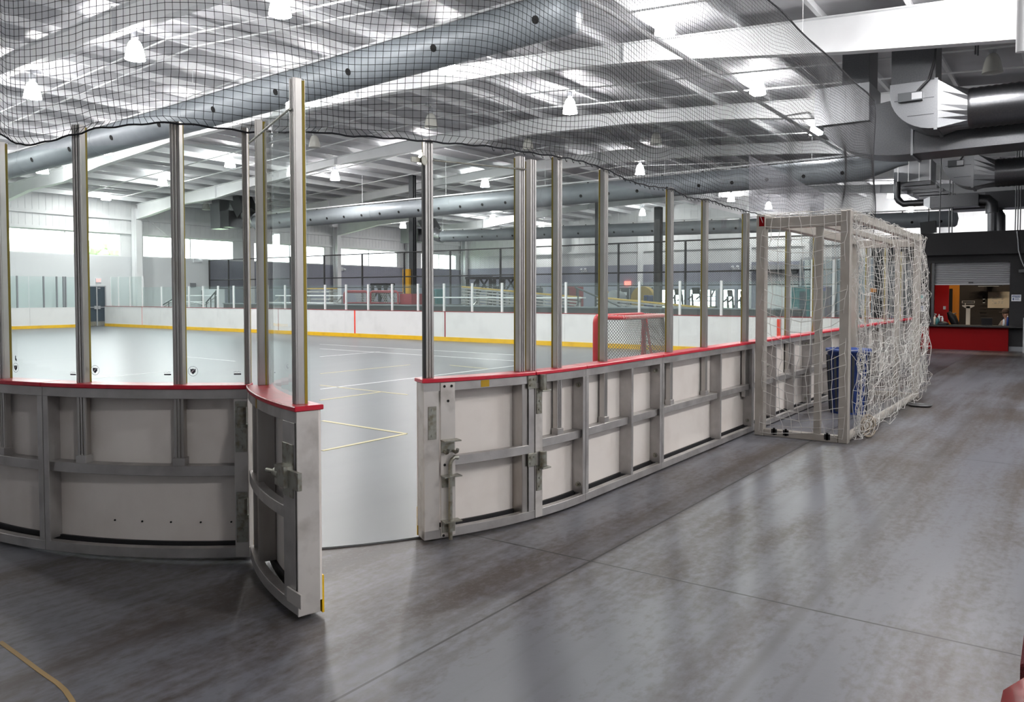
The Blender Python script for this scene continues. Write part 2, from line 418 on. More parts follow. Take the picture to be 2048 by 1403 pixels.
struct('wall_far_upper', mb, 'steel')
struct('trim_far_girt', MB().box((XF - .16, YB, 4.52), (XF - .013, YF, 4.66)), 'steel')
for Y in (17.0, 13.4, 24.5, 31.0, 6.5):
    mb = MB(); mb.box((XF - .5, Y - .13, 0), (XF - .48, Y + .13, 7)); mb.box((XF - .2, Y - .13, 0), (XF - .18, Y + .13, 7)); mb.box((XF - .48, Y - .01, 0), (XF - .2, Y + .01, 7))
    struct('wall_column', mb, 'steel', label='white steel column of the far end wall')
# near walls, behind the camera
struct('wall_near', MB().box((XB, YB - .25, 0), (XF, YB, 6.6)), 'wallgrey')
struct('wall_back', MB().box((XB - .25, YB, 0), (XB, YF, 8.2)), 'wallgrey')

# roof ------------------------------------------------------------------------
mb = MB(); mb.prism([(XB, YB - .3, roof(YB - .3)), (XB, 17.5, roof(17.5)), (XB, YF + .3, roof(YF + .3)), (XB, YF + .3, roof(YF + .3) + .15), (XB, 17.5, roof(17.5) + .15), (XB, YB - .3, roof(YB - .3) + .15)], (XF - XB + .3, 0, 0))
struct('ceiling', mb, 'insul')
for i, y in enumerate(np.arange(YB + 1.0, YF, 1.52)):
    z = roof(y); mb = MB()
    mb.box((XB, y - .008, z - .21), (XF, y + .008, z - .005)); mb.box((XB, y - .07, z - .215), (XF, y + .008, z - .20))
    struct('ceiling_purlin', mb, 'steel', label='white roof purlin running the length of the hall')
BOT = [(-6, 5.3), (.9, 5.79), (3.6, 6.05), (7.6, 6.55), (11.5, 6.88), (15.6, 6.98), (20.8, 6.95), (25, 6.83), (27, 6.66), (30.2, 6.40), (33, 6.05), (36, 5.95), (38.5, 5.60), (39.8, 5.45)]
def rbot(y): return float(np.interp(y, [a for a, b in BOT], [b for a, b in BOT]))
RAF = (2.1, 8.85, 15.6, 22.3, 29.05, 35.8, 42.55, -4.65)
for X in RAF:
    mb = MB(); ys = [a for a, b in BOT]
    top = [(X - .006, y, roof(y) - .23) for y in ys]; bot = [(X - .006, y, rbot(y)) for y in ys]
    for i in range(len(ys) - 1):
        mb.prism([bot[i], bot[i + 1], top[i + 1], top[i]], (.012, 0, 0))
        for arr, sg in ((bot, -1), (top, 1)):
            a, b = np.array(arr[i]), np.array(arr[i + 1]); a[0] = b[0] = X
            mb.bar(a, b, .22, .02)
    for y in (8.2, 16.5, 24.9, 33.0):
        mb.box((X - .10, y - .012, rbot(y)), (X + .10, y + .012, roof(y) - .23))
    struct('ceiling_rafter', mb, 'steel', label='tapered white steel roof beam spanning the hall')
# pipes and conduits under the roof
for (y, z, r_) in ((6.15, 6.02, .045),):
    struct('ceiling_pipe', MB().tube([(XB + 1, y, z), (30, y, z)], r_, 10), 'steel', label='long sprinkler main pipe under the roof beams')
for X in (10.6, 11.3, 13.5, 16.05, 18.6, 20.4, 23.6, 26.9, 31, 33, 37.2, 40.3):
    pts_ = [(X, y, roof(y) - .30) for y in (-4, 6, 17.5, 28, 38)]
    struct('ceiling_conduit', MB().tube(pts_, .022, 6), 'steel', label='thin white conduit strung under the purlins')
p, q = atx(1432, 236, 20.5), atx(1640, 205, 20.5)
struct('ceiling_pipe', MB().tube([aty(1560, 233, 6.15), aty(1632, 222, 6.15)], .03, 8), 'steel', label='short white branch pipe below the sprinkler main')
p = atx(2041, 104, 8.0); struct('ceiling_pipe', MB().tube([p, (p[0], p[1], 7.0)], .036, 12), 'steel', label='white vertical pipe end hanging in the top right corner')
# landscape beyond the windows
struct('ground_outside', MB().box((-60, YF + .6, -.6), (140, 140, -.3)), 'grass'); struct('ground_outside_far', MB().box((XF + .6, -80, -.6), (140, YF + .55, -.3)), 'grass')
def tree(x, y, h, label):
    t = thing('tree', label, 'tree', (x, y, -.3)); MB().tube([(x, y, -.3), (x, y, h * .5)], (.25, .15), 8).obj('trunk', 'wood', t)
    mb = MB()
    for k in range(26):
        a = random.uniform(0, 6.28); r_ = random.uniform(0, h * .28); zz = h * .3 + random.random() * h * .65
        c = (x + r_ * math.cos(a), y + r_ * math.sin(a), zz); q = random.uniform(.5, 1.0) * h * .12
        mb.lathe([(q * math.sin(b) * (.9 + .2 * random.random()), -q * math.cos(b)) for b in np.linspace(0, math.pi, 6)], c, 8, False)
    mb.obj('crown', 'leaf', t)
tree(31.5, 62, 6.0, 'pale green tree outside the leftmost window'); tree(66, 12, 6, 'bright green tree outside the low far windows'); tree(70, 4, 6, 'green tree outside near the white roller door')

# ================================================================== NEAR RINK WALL
ZM0, ZM1, ZT0, ZT1, ZC = .50, .56, .965, 1.022, 1.047
def rink_part(root, path, s0, s1, zm=True, cap=(0, 0), kick=True, rails=True, low=.018):
    B = .002
    MB().pbox(path, s0, s1, .0, .05, low, low + .058).obj('bottom_rail', 'alu', root, B)
    MB().pbox(path, s0, s1, .0, .05, ZT0, ZT1).obj('top_rail', 'alu', root, B)
    if zm: MB().pbox(path, s0 + .01, s1 - .01, .030, .113, ZM0, ZM1).obj('middle_rail', 'alu', root, B)
    MB().pbox(path, s0, s1, .115, DK, .086, ZT1).obj('facing_panel', 'hdpe', root)
    MB().pbox(path, s0 + .004, s1 - .004, .098, .1145, low, .086).obj('gap_shade_strip', 'rubber', root)  # black strip stands in for the shaded gap under the panel
    if kick: MB().pbox(path, s0, s1, DK, DK + .010, .02, .205).obj('kick_plate', 'kick', root)
    MB().pbox(path, s0 - cap[0], s1 + cap[1], -.012, DK + .012, ZT1, ZC).obj('cap_rail', 'cap', root, .004)
def fin(root, path, s, name='stiffener_plate', w=.008, front=.045, side=1, bolts=0, low=.018):
    """upright: a plate across the depth with a lip on the outer face"""
    mb = MB().pbox(path, s - w / 2, s + w / 2, 0, .113, low + .058, ZT0, 1)
    if front: mb.pbox(path, s if side > 0 else s - front, s + front if side > 0 else s, 0, .006, low + .058, ZT0, 1)
    o = mb.obj(name, 'alu', root, .0015)
    if bolts:
        for z in (.14, .52, .90):
            x, y = path(s + .004 * bolts, .06); x2, y2 = path(s + .03 * bolts, .06); x1, y1 = path(s + .012 * bolts, .06)
            b = MB().tube([(x, y, z), (x1, y1, z)], .021, 10); b.tube([(x1, y1, z), (x2, y2, z)], .011, 6); b.obj('bolt', 'zinc', o)
    return o
POSTN = 0
def gpost(path, s, zb, zt, label, w=.055, d0=.052, d1=0, boot=True, group='glass support posts of the near rink wall', parent=None, side=-1):
    """grooved aluminium glass support standing in the rink wall"""
    x, y = path(s, .06)
    t = sec_at(s) if parent is None else parent
    mb = MB(); mb.pbox(path, s - w / 2, s + w / 2, d0 + .008, d0 + .044, zb, zt, 1)
    for a, b in ((-w / 2, -w * .22), (-w * .10, w * .10), (w * .22, w / 2)): mb.pbox(path, s + a, s + b, d0, d0 + .0085, zb, zt, 1)
    mb.pbox(path, s - w * .36, s + w * .36, d0 + .058, d0 + .064, max(zb, ZC), zt, 1)
    o = mb.obj('glass_post', 'alupost', t, .0015)
    MB().pbox(path, s - w * .5, s + w * .5, d0 + .044, d0 + .058, max(zb, ZC), zt - .01, 1).obj('gasket', 'gasket', o)
    if boot: MB().pbox(path, s - w / 2 - .008, s + w / 2 + .008, d0 - .010, d0 + .05, zb - .035, zb + .045, 1).obj('boot', 'alu', o, .002)
    return t
def pane(path, s0, s1, label, z1=2.475, z0=ZC + .001, d=.099, group='glass panes of the near rink wall', parent=None):
    x, y = path((s0 + s1) / 2, d)
    mb = MB().pbox(path, s0, s1, d, d + .012, z0, z1, max(1, int(abs(s1 - s0) / .12)) if abs(path(s0)[0] - path(s1)[0]) > 1e-4 else 1)
    return mb.obj('glass_pane', 'glass', parent or sec_at((s0 + s1) / 2))

# -- sections -----------------------------------------------------------------
S_A, S_B, S_GL, S_GR, S_C, S_D = -3.81, -2.49, -1.44, -.56, .05, 1.39
S_E = sx(8.93)
def base(s): x, y = path(s, .06); return (x, y, 0)
SECS = []
def section(s0, s1, label, fins=(), endl=True, endr=True, **k):
    t = thing('dasher_board', label, 'rink board', base((s0 + s1) / 2), 'sections of the near rink wall'); rink_part(t, path, s0 + .002, s1 - .002, **k)
    vis = 1 if s0 > -1 else -1          # which way the visible flank of each plate looks
    if endl: fin(t, path, s0 + .006, 'end_plate', side=1, front=.036, bolts=0)
    if endr: fin(t, path, s1 - .008, 'end_plate', side=-1, front=.036, bolts=-1 if vis > 0 else 0)
    for f in fins: fin(t, path, f, 'stiffener_plate', front=.03, side=vis)
    SECS.append((s0, s1, t)); return t
def sec_at(s): return min(SECS, key=lambda q: abs((q[0] + q[1]) / 2 - s) - (q[1] - q[0]) / 2)[2]
section(-6.4, S_A, 'curved white rink board section at the left edge of the frame', fins=(-5.2,))
sB = section(S_A, S_B, 'wide curved white rink board between the left edge and the open gate', endr=False)
MB().pbox(path, S_B - .085, S_B - .004, 0, .113, .02, ZT0, 1).obj('hinge_stile', 'plate', sB, .002)
for x, y, z in [(*path(S_B - .9 + .19 * k, .116)[:2], .2) for k in range(5)]:
    MB().tube([(x, y, z), (x + (x - 5.12) * .002, y + (y - 6) * .002, z)], .006, 6).obj('screw', 'hole', sB)
sC = section(S_GR, S_C, 'narrow white rink board just right of the closed gate', endl=False)
MB().pbox(path, S_GR + .003, S_GR + .075, 0, .113, .02, ZT0, 1).obj('hinge_stile', 'plate', sC, .002)
section(S_C, S_D, 'white rink board second to the right of the closed gate', fins=(sx(5.92),))
section(S_D, S_E, 'long white rink board ending at the white netted goal', fins=(sx(7.92),))
sF = section(S_E, sx(11.3), 'white rink board behind the netted goal, with a latch', fins=(sx(9.75), sx(10.5)))
section(sx(11.3), sx(13.55), 'white rink board behind the far half of the netted goal', fins=(sx(12.4),))
section(sx(13.55), sx(15.9), 'white rink board just beyond the netted goal', fins=(sx(14.7),))
section(sx(15.9), sx(18.2), 'white rink board past the netted goal, last but one', fins=(sx(17),))
section(sx(18.2), sx(20.5), 'white rink board at the far right corner of the rink', fins=(sx(19.3),))
# latch of the section behind the goal
x, y = path(S_E + .12, 0)
lt = MB().box((x - .04, y - .012, .62), (x + .05, y, .92)).obj('latch_plate', 'zinc', sF)
MB().box((x - .02, y - .06, .72), (x + .04, y - .012, .80)).tube([(x + .0, y - .06, .76), (x + .16, y - .07, .755)], .018, 8).tube([(x + .14, y - .03, .74), (x + .14, y - .03, .20)], .008, 6).obj('latch_handle', 'zinc', lt)
MB().box((x - .02, y - .05, .12), (x + .12, y, .20)).obj('bolt_bracket', 'zinc', sF)

# -- hinges --------------------------------------------------------------------
def hinge(root, path, s, z, sgn, h=.20):
    """strap on one leaf, barrel and lower strap on the other"""
    mb = MB().pbox(path, s - .075 * sgn, s + .004 * sgn, -.010, 0, z + .05, z + .14, 1)
    mb.pbox(path, s + .008 * sgn, s + .058 * sgn, -.010, 0, z - .13, z + .05, 1)
    x, y = path(s + .05 * sgn, -.028); mb.tube([(x, y, z + .04), (x, y, z + .145)], .026, 12)
    x1, y1 = path(s + .05 * sgn, -.03); mb.pbox(path, s + .015 * sgn, s + .10 * sgn, -.06, 0, z + .028, z + .038, 1)
    o = mb.obj('hinge', 'zinc', root, .0015)
    for a, zz in ((-.055, z + .115), (-.055, z + .075), (-.02, z + .115), (.03, z + .02), (.034, z - .04), (.03, z - .10)):
        bx, by = path(s + a * sgn, -.010); cx_, cy_ = path(s + a * sgn, -.016)
        MB().tube([(bx, by, zz), (cx_, cy_, zz)], .008, 8).obj('bolt', 'zinc', o)
    return o

# -- closed gate, right of the opening ------------------------------------------
gr = thing('rink_gate', 'closed white rink gate with cane bolt, right of the gate opening', 'gate', base((S_GL + S_GR) / 2))
rink_part(gr, path, S_GL, S_GR - .002, zm=False, cap=(.012, 0))
fin(gr, path, S_GR - .012, 'end_plate', side=-1, front=.05)
MB().pbox(path, S_GR - .115, S_GR - .06, .01, .113, .02, ZT0, 1).obj('inner_stile', 'alupost', gr, .002)
MB().pbox(path, S_GL + .20, S_GR - .01, .0, .05, ZM0 - .02, ZM1 - .02).obj('middle_rail', 'alu', gr, .002)
MB().pbox(path, S_GL, S_GL + .105, 0, .113, .02, ZT1 - .002, 1).obj('end_box', 'plate', gr, .003)
MB().pbox(path, S_GL + .113, S_GL + .215, -.006, .0, .03, ZT1 - .004, 1).obj('bolt_plate', 'plate', gr, .0015)
for a, z in ((.14, .995), (.19, .995), (.165, .90), (.14, .49), (.13, .035)):
    x, y = path(S_GL + a, -.006); x2, y2 = path(S_GL + a, -.0075)
    MB().tube([(x, y, z), (x2, y2, z)], .009, 10).obj('bolt_hole', 'hole', gr)
sp = MB().pbox(path, S_GL + .03, S_GL + .085, -.005, 0, .66, .87, 1).obj('strike_plate', 'zinc', gr, .001)
for z in (.685, .85):
    x, y = path(S_GL + .058, -.005); x2, y2 = path(S_GL + .058, -.010); MB().tube([(x, y, z), (x2, y2, z)], .011, 8).obj('bolt', 'zinc', sp)
br = MB().pbox(path, S_GL + .115, S_GL + .205, -.012, -.006, .57, .65, 1).pbox(path, S_GL + .11, S_GL + .225, -.075, -.006, .647, .655, 1)
for a in (.135, .20):
    pp = [(*path(S_GL + a, d), z) for d, z in ((-.012, .578), (-.04, .572), (-.062, .58), (-.07, .598))]; br.tube(pp, .011, 8)
br.obj('bolt_rest', 'zinc', gr)
cb = MB(); q = S_GL + .165
cb.tube([(*path(q, -.035), .012), (*path(q, -.035), .50), (*path(q + .01, -.035), .525), (*path(q + .03, -.037), .54), (*path(q + .055, -.037), .535)], .0135, 10)
cane = cb.obj('cane_bolt', 'zinc', gr)
for z in (.42, .13):
    MB().pbox(path, q - .055, q + .065, -.075, -.006, z, z + .007, 1).pbox(path, q - .045, q + .045, -.011, -.006, z - .075, z, 1).obj('bolt_guide', 'zinc', gr)
hinge(gr, path, S_GR, .88, 1); hinge(gr, path, S_GR, .34, 1)
MB().pbox(path, S_GL + .41, S_GL + .475, -.0015, 0, ZT0 + .008, ZT1 - .004).obj('sticker', 'brass', gr)
gpost(path, S_GL + .065, ZC, 2.565, '', parent=gr, boot=False, side=-1); gpost(path, S_GR - .075, ZC, 2.53, '', parent=gr, boot=False, side=-1)
pane(path, S_GL + .09, S_GR - .10, '', parent=gr)
MB().tube([(*path(S_GL + .09, .04), 2.43), (*path(S_GR - .05, .04), 2.44)], .006, 6).obj('tie_rod', 'zinc', gr)
a = path(S_GL + .01, .02); b = path(S_GL - .07, .0)
MB().obox(((a[0] + b[0]) / 2, (a[1] + b[1]) / 2, 2.42), (b[0] - a[0], b[1] - a[1], 0), (0, 0, 1), (a[1] - b[1], b[0] - a[0], 0), .045, .016, .006).tube([(a[0], a[1], 2.42), (a[0] + .001, a[1] - .012, 2.42)], .03, 12).obj('hook_latch', 'zinc', gr)
MB().pbox(path, S_GL + .02, S_GL + .036, .05, .075, ZC, 2.40, 1).obj('edge_strip', 'rubber', gr)

# -- open gate -------------------------------------------------------------------
HX, HY = path(S_B, 0.0); ANG = R(-76.6); HO = .0
def gpath(s, d=0.0):
    x, y = path(S_B + s, d); x -= HX; y -= HY
    return HX + HO * .6 + x * math.cos(ANG) - y * math.sin(ANG), HY - HO * .4 + x * math.sin(ANG) + y * math.cos(ANG)
GLEN = 1.075
x, y = gpath(GLEN / 2, .06)
gl = thing('rink_gate', 'open rink gate leaf swung out towards the viewer, slide bolt on its end', 'gate', (x, y, 0))
rink_part(gl, gpath, .012, GLEN, zm=False, cap=(0, .012), low=.035)
MB().pbox(gpath, .012, GLEN - .1, .0, .05, ZM0 - .02, ZM1 - .02).obj('middle_rail', 'alu', gl, .002)
MB().pbox(gpath, GLEN - .004, GLEN + .004, 0, .116, .03, ZT1, 1).obj('end_plate', 'plate', gl, .002)
MB().pbox(gpath, GLEN - .16, GLEN - .02, .0, .055, .09, ZT0, 1).obj('end_stile', 'alu', gl, .002)
for s_ in (.02, .30): MB().pbox(gpath, s_, s_ + .05, .02, .113, .09, ZT0, 1).obj('stile', 'alupost', gl, .002)
MB().pbox(gpath, .25, .30, .055, .113, .09, ZT0, 1).obj('stile', 'hdpe', gl)
sb = MB().pbox(gpath, GLEN - .15, GLEN - .03, -.008, 0, .60, .86, 1).obj('latch_plate', 'zinc', gl, .001)
mb = MB().pbox(gpath, GLEN - .13, GLEN - .02, -.055, -.008, .66, .76, 1)
mb.pbox(gpath, GLEN - .02, GLEN + .085, -.035, -.015, .66, .745, 1)
a = gpath(GLEN - .16, -.03); b = gpath(GLEN - .26, -.045); mb.tube([(*gpath(GLEN - .10, -.03), .71), (*a, .71)], .03, 10).tube([(*a, .71), (*b, .705)], .012, 8)
mb.obj('slide_bolt', 'zinc', sb)
MB().pbox(gpath, GLEN - .10, GLEN + .055, -.012, -.002, .085, .155, 1).obj('foot_strap', 'plate', gl, .001)
gpost(gpath, GLEN - .085, ZC, 2.62, '', w=.05, parent=gl, boot=False, side=-1, d0=.03); gpost(gpath, .026, ZC, 2.60, '', parent=gl, boot=False, w=.045)
pane(gpath, .05, GLEN - .08, '', parent=gl, z1=2.56)
MB().tube([(*gpath(.05, .02), 2.46), (*gpath(GLEN - .08, .02), 2.47)], .006, 6).obj('tie_rod', 'zinc', gl)
MB().pbox(gpath, .42, .45, -.0015, 0, ZT0, ZT1, 1).obj('sticker', 'brass', gl)
# hinges of the open gate, on the left section
for z in (.80, .26):
    mb = MB().pbox(path, S_B - .075, S_B - .012, -.010, 0, z - .15, z + .15, 1)
    xx, yy = path(S_B - .03, -.030); mb.tube([(xx, yy, z + .02), (xx, yy, z + .12)], .028, 12).tube([(xx, yy, z + .0), (xx, yy, z + .02)], .034, 12)
    h = mb.obj('hinge', 'zinc', sB, .0015)
    for zz in (z - .03, z - .075, z - .12):
        p0 = path(S_B - .045, -.010); p1 = path(S_B - .045, -.016); MB().tube([(*p0, zz), (*p1, zz)], .012, 8).obj('bolt', 'zinc', h)

# -- glass posts and panes of the near wall ---------------------------------------
lefts = [s_of_px(px, 766, .075)[0] for px in (5, 163.5, 357)]
L1, L2, L3 = lefts
gpost(path, -5.0, .56, 2.50, 'glass post beyond the left edge of the frame', side=1)
gpost(path, L1, .56, 2.545, 'leftmost glass post, cut by the left edge of the frame', side=1, w=.06)
gpost(path, L2, .56, 2.60, 'second glass post from the left, standing alone between two panes', side=1, w=.06)
gpost(path, L3, .56, 2.60, 'third glass post from the left, on the wide curved board', side=1, w=.06)
gpost(path, S_B - .018, ZC, 2.57, 'slim glass post at the hinge of the open gate', w=.03, boot=False)
pn = [pane(path, -4.97, L1 - .03, 'glass pane beyond the leftmost post'),
      pane(path, L1 + .03, L2 - .03, 'leftmost glass pane with a round badge and a small black scuff'),
      pane(path, L2 + .03, L3 - .03, 'second glass pane from the left with a round badge'),
      pane(path, L3 + .03, S_B - .035, '')]
PX = [4.89, 5.57, 6.82, 7.66]
nm = ['first', 'second', 'third', 'fourth']
gpost(path, S_GR + .035, .52, 2.52, 'ribbed glass post at the hinge side of the closed gate', w=.06, boot=False)
for X, n_, zt in zip(PX, nm, (2.585, 2.58, 2.565, 2.55)): gpost(path, sx(X), .56, zt, n_ + ' single glass post to the right of the closed gate')
dbl = gpost(path, sx(8.86), .42, 2.50, 'double glass post beside the netted goal', w=.10, boot=False)
for X, l in ((10.47, 'first glass post seen through the netted goal'), (11.77, 'second glass post seen through the netted goal'), (13.5, 'third glass post seen through the netted goal, dark and wide'), (15.2, 'first glass post beyond the netted goal'), (16.9, 'second glass post beyond the netted goal'), (18.6, 'last glass post before the far right corner')):
    gpost(path, sx(X), .56, 2.5, l, w=.12 if X == 13.5 else .055)
ed = [S_GR + .07] + [sx(v) for v in PX] + [sx(8.86), sx(10.47), sx(11.77), sx(13.5), sx(15.2), sx(16.9), sx(18.6), sx(20.4)]
for i in range(len(ed) - 1):
    l = ('glass pane number %s to the right of the closed gate' % ['one', 'two', 'three', 'four', 'five'][i]) if i < 5 else ('%s glass pane behind or beyond the netted goal' % ORD[i - 5])
    pane(path, ed[i] + .03, ed[i + 1] - (.055 if i == 4 else .03), l)
# printed badges on the left panes, a ring round a small striped shield, and a maker's line
def badge(p, s, z, parent):
    mb = MB(); c = np.array((*path(s, 0.0975), z)); t = np.array((*path(s + .01, 0.0975), z)) - c; t /= np.linalg.norm(t); up = np.array((0, 0, 1.0))
    for k in range(28):
        a = 2 * math.pi * k / 28; b = a + .15; q = [c + (t * math.cos(x) + up * math.sin(x)) * r_ for x, r_ in ((a, .030), (b, .030), (b, .0275), (a, .0275))]; mb.add(q, [(0, 1, 2, 3)])
    sh = [(-.016, .016), (-.006, .012), (0, .017), (.006, .012), (.016, .016), (.015, -.004), (0, -.019), (-.015, -.004)]
    mb.add([c + t * a + up * b for a, b in sh], [tuple(range(8))])
    mb.obj('badge', 'ink', parent)
    mb = MB()
    for k in range(3): mb.add([c + t * a + up * b + np.array(path(s, 0.0970) + (0,)) * 0 for a, b in ((-.012 + .008 * k, -.010 + .008 * k), (-.009 + .008 * k, -.012 + .008 * k), (.0 + .006 * k, .004 + .003 * k), (-.004 + .006 * k, .006 + .003 * k))], [(0, 1, 2, 3)])
    for v in range(len(mb.v)):
        mb.v[v] = tuple(np.array(mb.v[v]) - .0008 * np.array((-(c[0] - 5.12), -(c[1] - 6), 0)) / 2.96)
    mb.obj('badge_stripe', 'paper', parent)
for (px, py), pp in (((28, 735), pn[1]), ((187, 740), pn[2]), ((384, 742), pn[3])):
    s, z = s_of_px(px, py, 0.0975); badge(px, s, z, pp)
for (px, py), pp in (((143, 748), pn[1]), ((333, 748), pn[2]), ((473, 747), pn[3])):
    s, z = s_of_px(px, py, 0.0975); mb = MB(); mb.pbox(path, s - .022, s + .022, 0.0972, 0.0976, z - .006, z + .002, 1)
    for k in range(5): mb.pbox(path, s - .022 + k * .009, s - .018 + k * .009, 0.0972, 0.0976, z + .010 + .003 * (k % 2), z + .012 + .003 * (k % 2), 1)
    mb.obj('maker_print', 'ink', pp)
s, z = s_of_px(30, 718, 0.0975); MB().pbox(path, s - .012, s - .004, 0.0972, 0.0976, z - .006, z + .022, 1).pbox(path, s - .004, s + .004, 0.0972, 0.0976, z - .012, z + .004, 1).obj('scuff', 'ink', pn[1])

# ================================================================== SAFETY NETTING above the glass
bot_px = [(-60, 268), (0, 268), (20, 272), (40, 288), (60, 291), (90, 288), (120, 282), (145, 274), (168, 270), (190, 259), (250, 253), (300, 249), (350, 247), (430, 255), (500, 265), (605, 266), (640, 265), (700, 272), (825, 281), (900, 287), (960, 292), (1050, 304), (1117, 315), (1170, 325), (1206, 338), (1240, 355), (1290, 372), (1342, 378), (1370, 395), (1413, 400), (1450, 412), (1497, 424)]
ks = [s_of_px(px, py, .05) for px, py in bot_px]
ks = [(-6.2, 2.48)] + ks + [(sx(9.8), 2.50), (sx(11.3), 2.54), (sx(13.5), 2.45), (sx(15.4), 2.60)]
KS = [k[0] for k in ks]; KZ = [k[1] for k in ks]
NTOP = 5.08
cell = .0445
S = np.arange(-6.0, sx(15.42), cell); NV = 60
def nz2(a, b, seed):
    r_ = np.random.default_rng(seed); out = np.zeros(np.broadcast(a, b).shape)
    for _ in range(9):
        fa, fb = r_.uniform(.5, 2.6), r_.uniform(.4, 2.2); out += np.sin(a * fa + r_.uniform(0, 6.28)) * np.cos(b * fb + r_.uniform(0, 6.28)) / 3
    return out
V = np.linspace(0, 1, NV + 1); SS, VV = np.meshgrid(S, V, indexing='ij')
zb = np.interp(SS, KS, KZ); zt = NTOP - .03 * np.abs(np.sin(SS * 1.3))
ZZ = zb + (zt - zb) * VV
amp = np.sin(np.pi * np.clip(VV, 0, 1)) * .9 + .12 * (1 - VV)
dec = np.exp(-VV * 2.2)
SS2 = SS + amp * .05 * nz2(SS * 1.6, VV * 5, 1) + dec * .05 * np.sin(SS * 5.3 + 1) * (VV > 0)
ZZ2 = ZZ + amp * .055 * nz2(SS * 1.9, VV * 4, 2) + dec * .06 * np.sin(SS * 4.1) * np.minimum(1, VV * 8)
DD = .036 + amp * (.10 * nz2(SS * 1.2, VV * 3, 3)) - .05 * np.sin(np.pi * VV)
P = np.zeros(SS.shape + (3,))
for i in range(SS.shape[0]):
    for j in range(SS.shape[1]):
        x, y = path(SS2[i, j], DD[i, j]); P[i, j] = (x, y, ZZ2[i, j])
nt = thing('safety_net', 'black knotted safety netting hung above the near rink glass', 'net', (5.1, 3.1, 2.5))
mb = MB(); mb.wires([P[i] for i in range(0, P.shape[0])], .0018); mb.wires([P[:, j] for j in range(1, P.shape[1])], .0018)
mb.obj('mesh', 'net', nt)
MB().tube([(*path(q, .036 + .008 * math.sin(q * 9)), z + .004 * math.sin(q * 31)) for q, z in zip(S, np.interp(S, KS, KZ))], .006, 5).obj('edge_rope', 'rope', nt)
MB().tube([(*path(q, .05), NTOP - .03 * abs(math.sin(q * 1.3))) for q in S], .011, 6).obj('top_cable', 'rope', nt)
hk = MB()
for q in np.arange(sx(4.2), sx(8.8), .09):
    z = float(np.interp(q, KS, KZ)); x, y = path(q, .03); hk.tube([(x, y, z), (x + .006, y - .004, z - .02), (x + .016, y - .006, z - .026), (x + .022, y - .004, z - .016)], .0025, 4)
hk.obj('snap_hooks', 'rope', nt)
MB().tube([P[-1, j] for j in range(P.shape[1])], .008, 5).obj('side_rope', 'rope', nt)
# thin wire drops that carry the top cable
for X in (7.2, 9.3, 10.9):
    tag(MB().tube([(X, RY0 + .05, NTOP - .02), (X, RY0 + .05, 7.0)], .003, 4).obj('hanger_wire', 'galv', loc=(X, RY0, 7)), 'thin wire holding up the top cable of the netting, %s from the camera' % {7.2: 'nearest', 9.3: 'second', 10.9: 'third'}[X], 'wire', 'net hanger wires')
# loose see-through sheet hanging behind the netting
p = [aty(1498, 310, 3.16), aty(1648, 388, 3.16), aty(1648, 425, 3.16), aty(1498, 422, 3.16)]
sh = MB().prism([p[0], p[1], p[2], p[3]], (0, .003, 0)).obj('clear_sheet', M.setdefault('sheet', glassmat('cloudy_sheet', (.92, .92, .94), .6, .12, (.7, .7, .73))), loc=p[0]); tag(sh, 'cloudy clear plastic sheet behind the netting above the netted goal', 'sheet')

# ================================================================== FAR RINK WALL (X = RX1) and end wall
LY = [3.2, 5.53, 9.11, 12.84, 17.71, 22.52, 27.14, 30.5, 34.85, 39.85]
def far_panel(y0, y1, label):
    t = thing('dasher_board', label, 'rink board', (RX1, (y0 + y1) / 2, 0), 'white boards along the far side of the rink')
    MB().box((RX1, y0 + .003, .15), (RX1 + .013, y1 - .003, 1.0)).obj('facing_panel', 'board', t)
    MB().box((RX1 - .012, y0 + .002, .013), (RX1 + .012, y1 - .002, .15)).obj('kick_plate', 'kick', t)
    mb = MB(); mb.box((RX1 + .014, y0 + .003, .02), (RX1 + .11, y1 - .003, .08)).box((RX1 + .014, y0, .90), (RX1 + .11, y1, .995))
    for y in np.arange(y0 + .05, y1, 1.1): mb.box((RX1 + .014, y, .08), (RX1 + .11, y + .04, .9))
    mb.obj('frame', 'alu', t)
    MB().box((RX1 - .012, y0 + .002, 1.0), (RX1 + .13, y1 - .002, 1.018)).obj('cap_rail', 'darkred', t)
    return t
FP = []
names = ['hidden beside the far right corner', 'behind the netted goal', 'behind and right of the red hockey goal', 'directly behind the red hockey goal', 'between the dark red line and the hockey goal', 'between the bright red and dark red lines', 'left of the bright red line', 'second to the left of the bright red line', 'third to the left of the bright red line', 'nearest the dark double door']
for i in range(len(LY) - 1):
    FP.append(far_panel(LY[i], LY[i + 1], 'far white board section, yellow-kicked, ' + names[i + 1 if i else 0]))
def fp_at(y): return FP[min(range(len(FP)), key=lambda i: abs(y - (LY[i] + LY[i + 1]) / 2))]
for y, w, m, i in ((17.62, .05, 'darkred', 3), (22.0, .07, 'redtape', 4), (26.4, .022, 'darkred', 5), (36.44, .02, 'redtape', 8)):
    MB().box((RX1 - .004, y - w / 2, .15 if w > .03 else .15), (RX1, y + w / 2, 1.0)).obj('line_marking', m, FP[i])
FYS = [34.85, 33.7, 32.66, 31.59, 30.5, 29.4, 28.3, 27.14, 26.04, 24.9, 23.68, 22.52, 21.35, 20.14, 18.9, 17.71, 16.49, 15.26, 14.05, 12.84, 11.6, 10.36, 9.11, 7.91, 6.72]
def far_post(y, z1): MB().box((RX1 + .03, y - .03, .9), (RX1 + .09, y + .03, z1)).obj('glass_post', 'white', fp_at(y))
def far_pane(y0, y1, z1): MB().box((RX1 + .055, y0 + .01, 1.018), (RX1 + .067, y1 - .01, z1)).obj('glass_pane', 'glassold', fp_at((y0 + y1) / 2))
for a in FYS: far_post(a, 1.96)
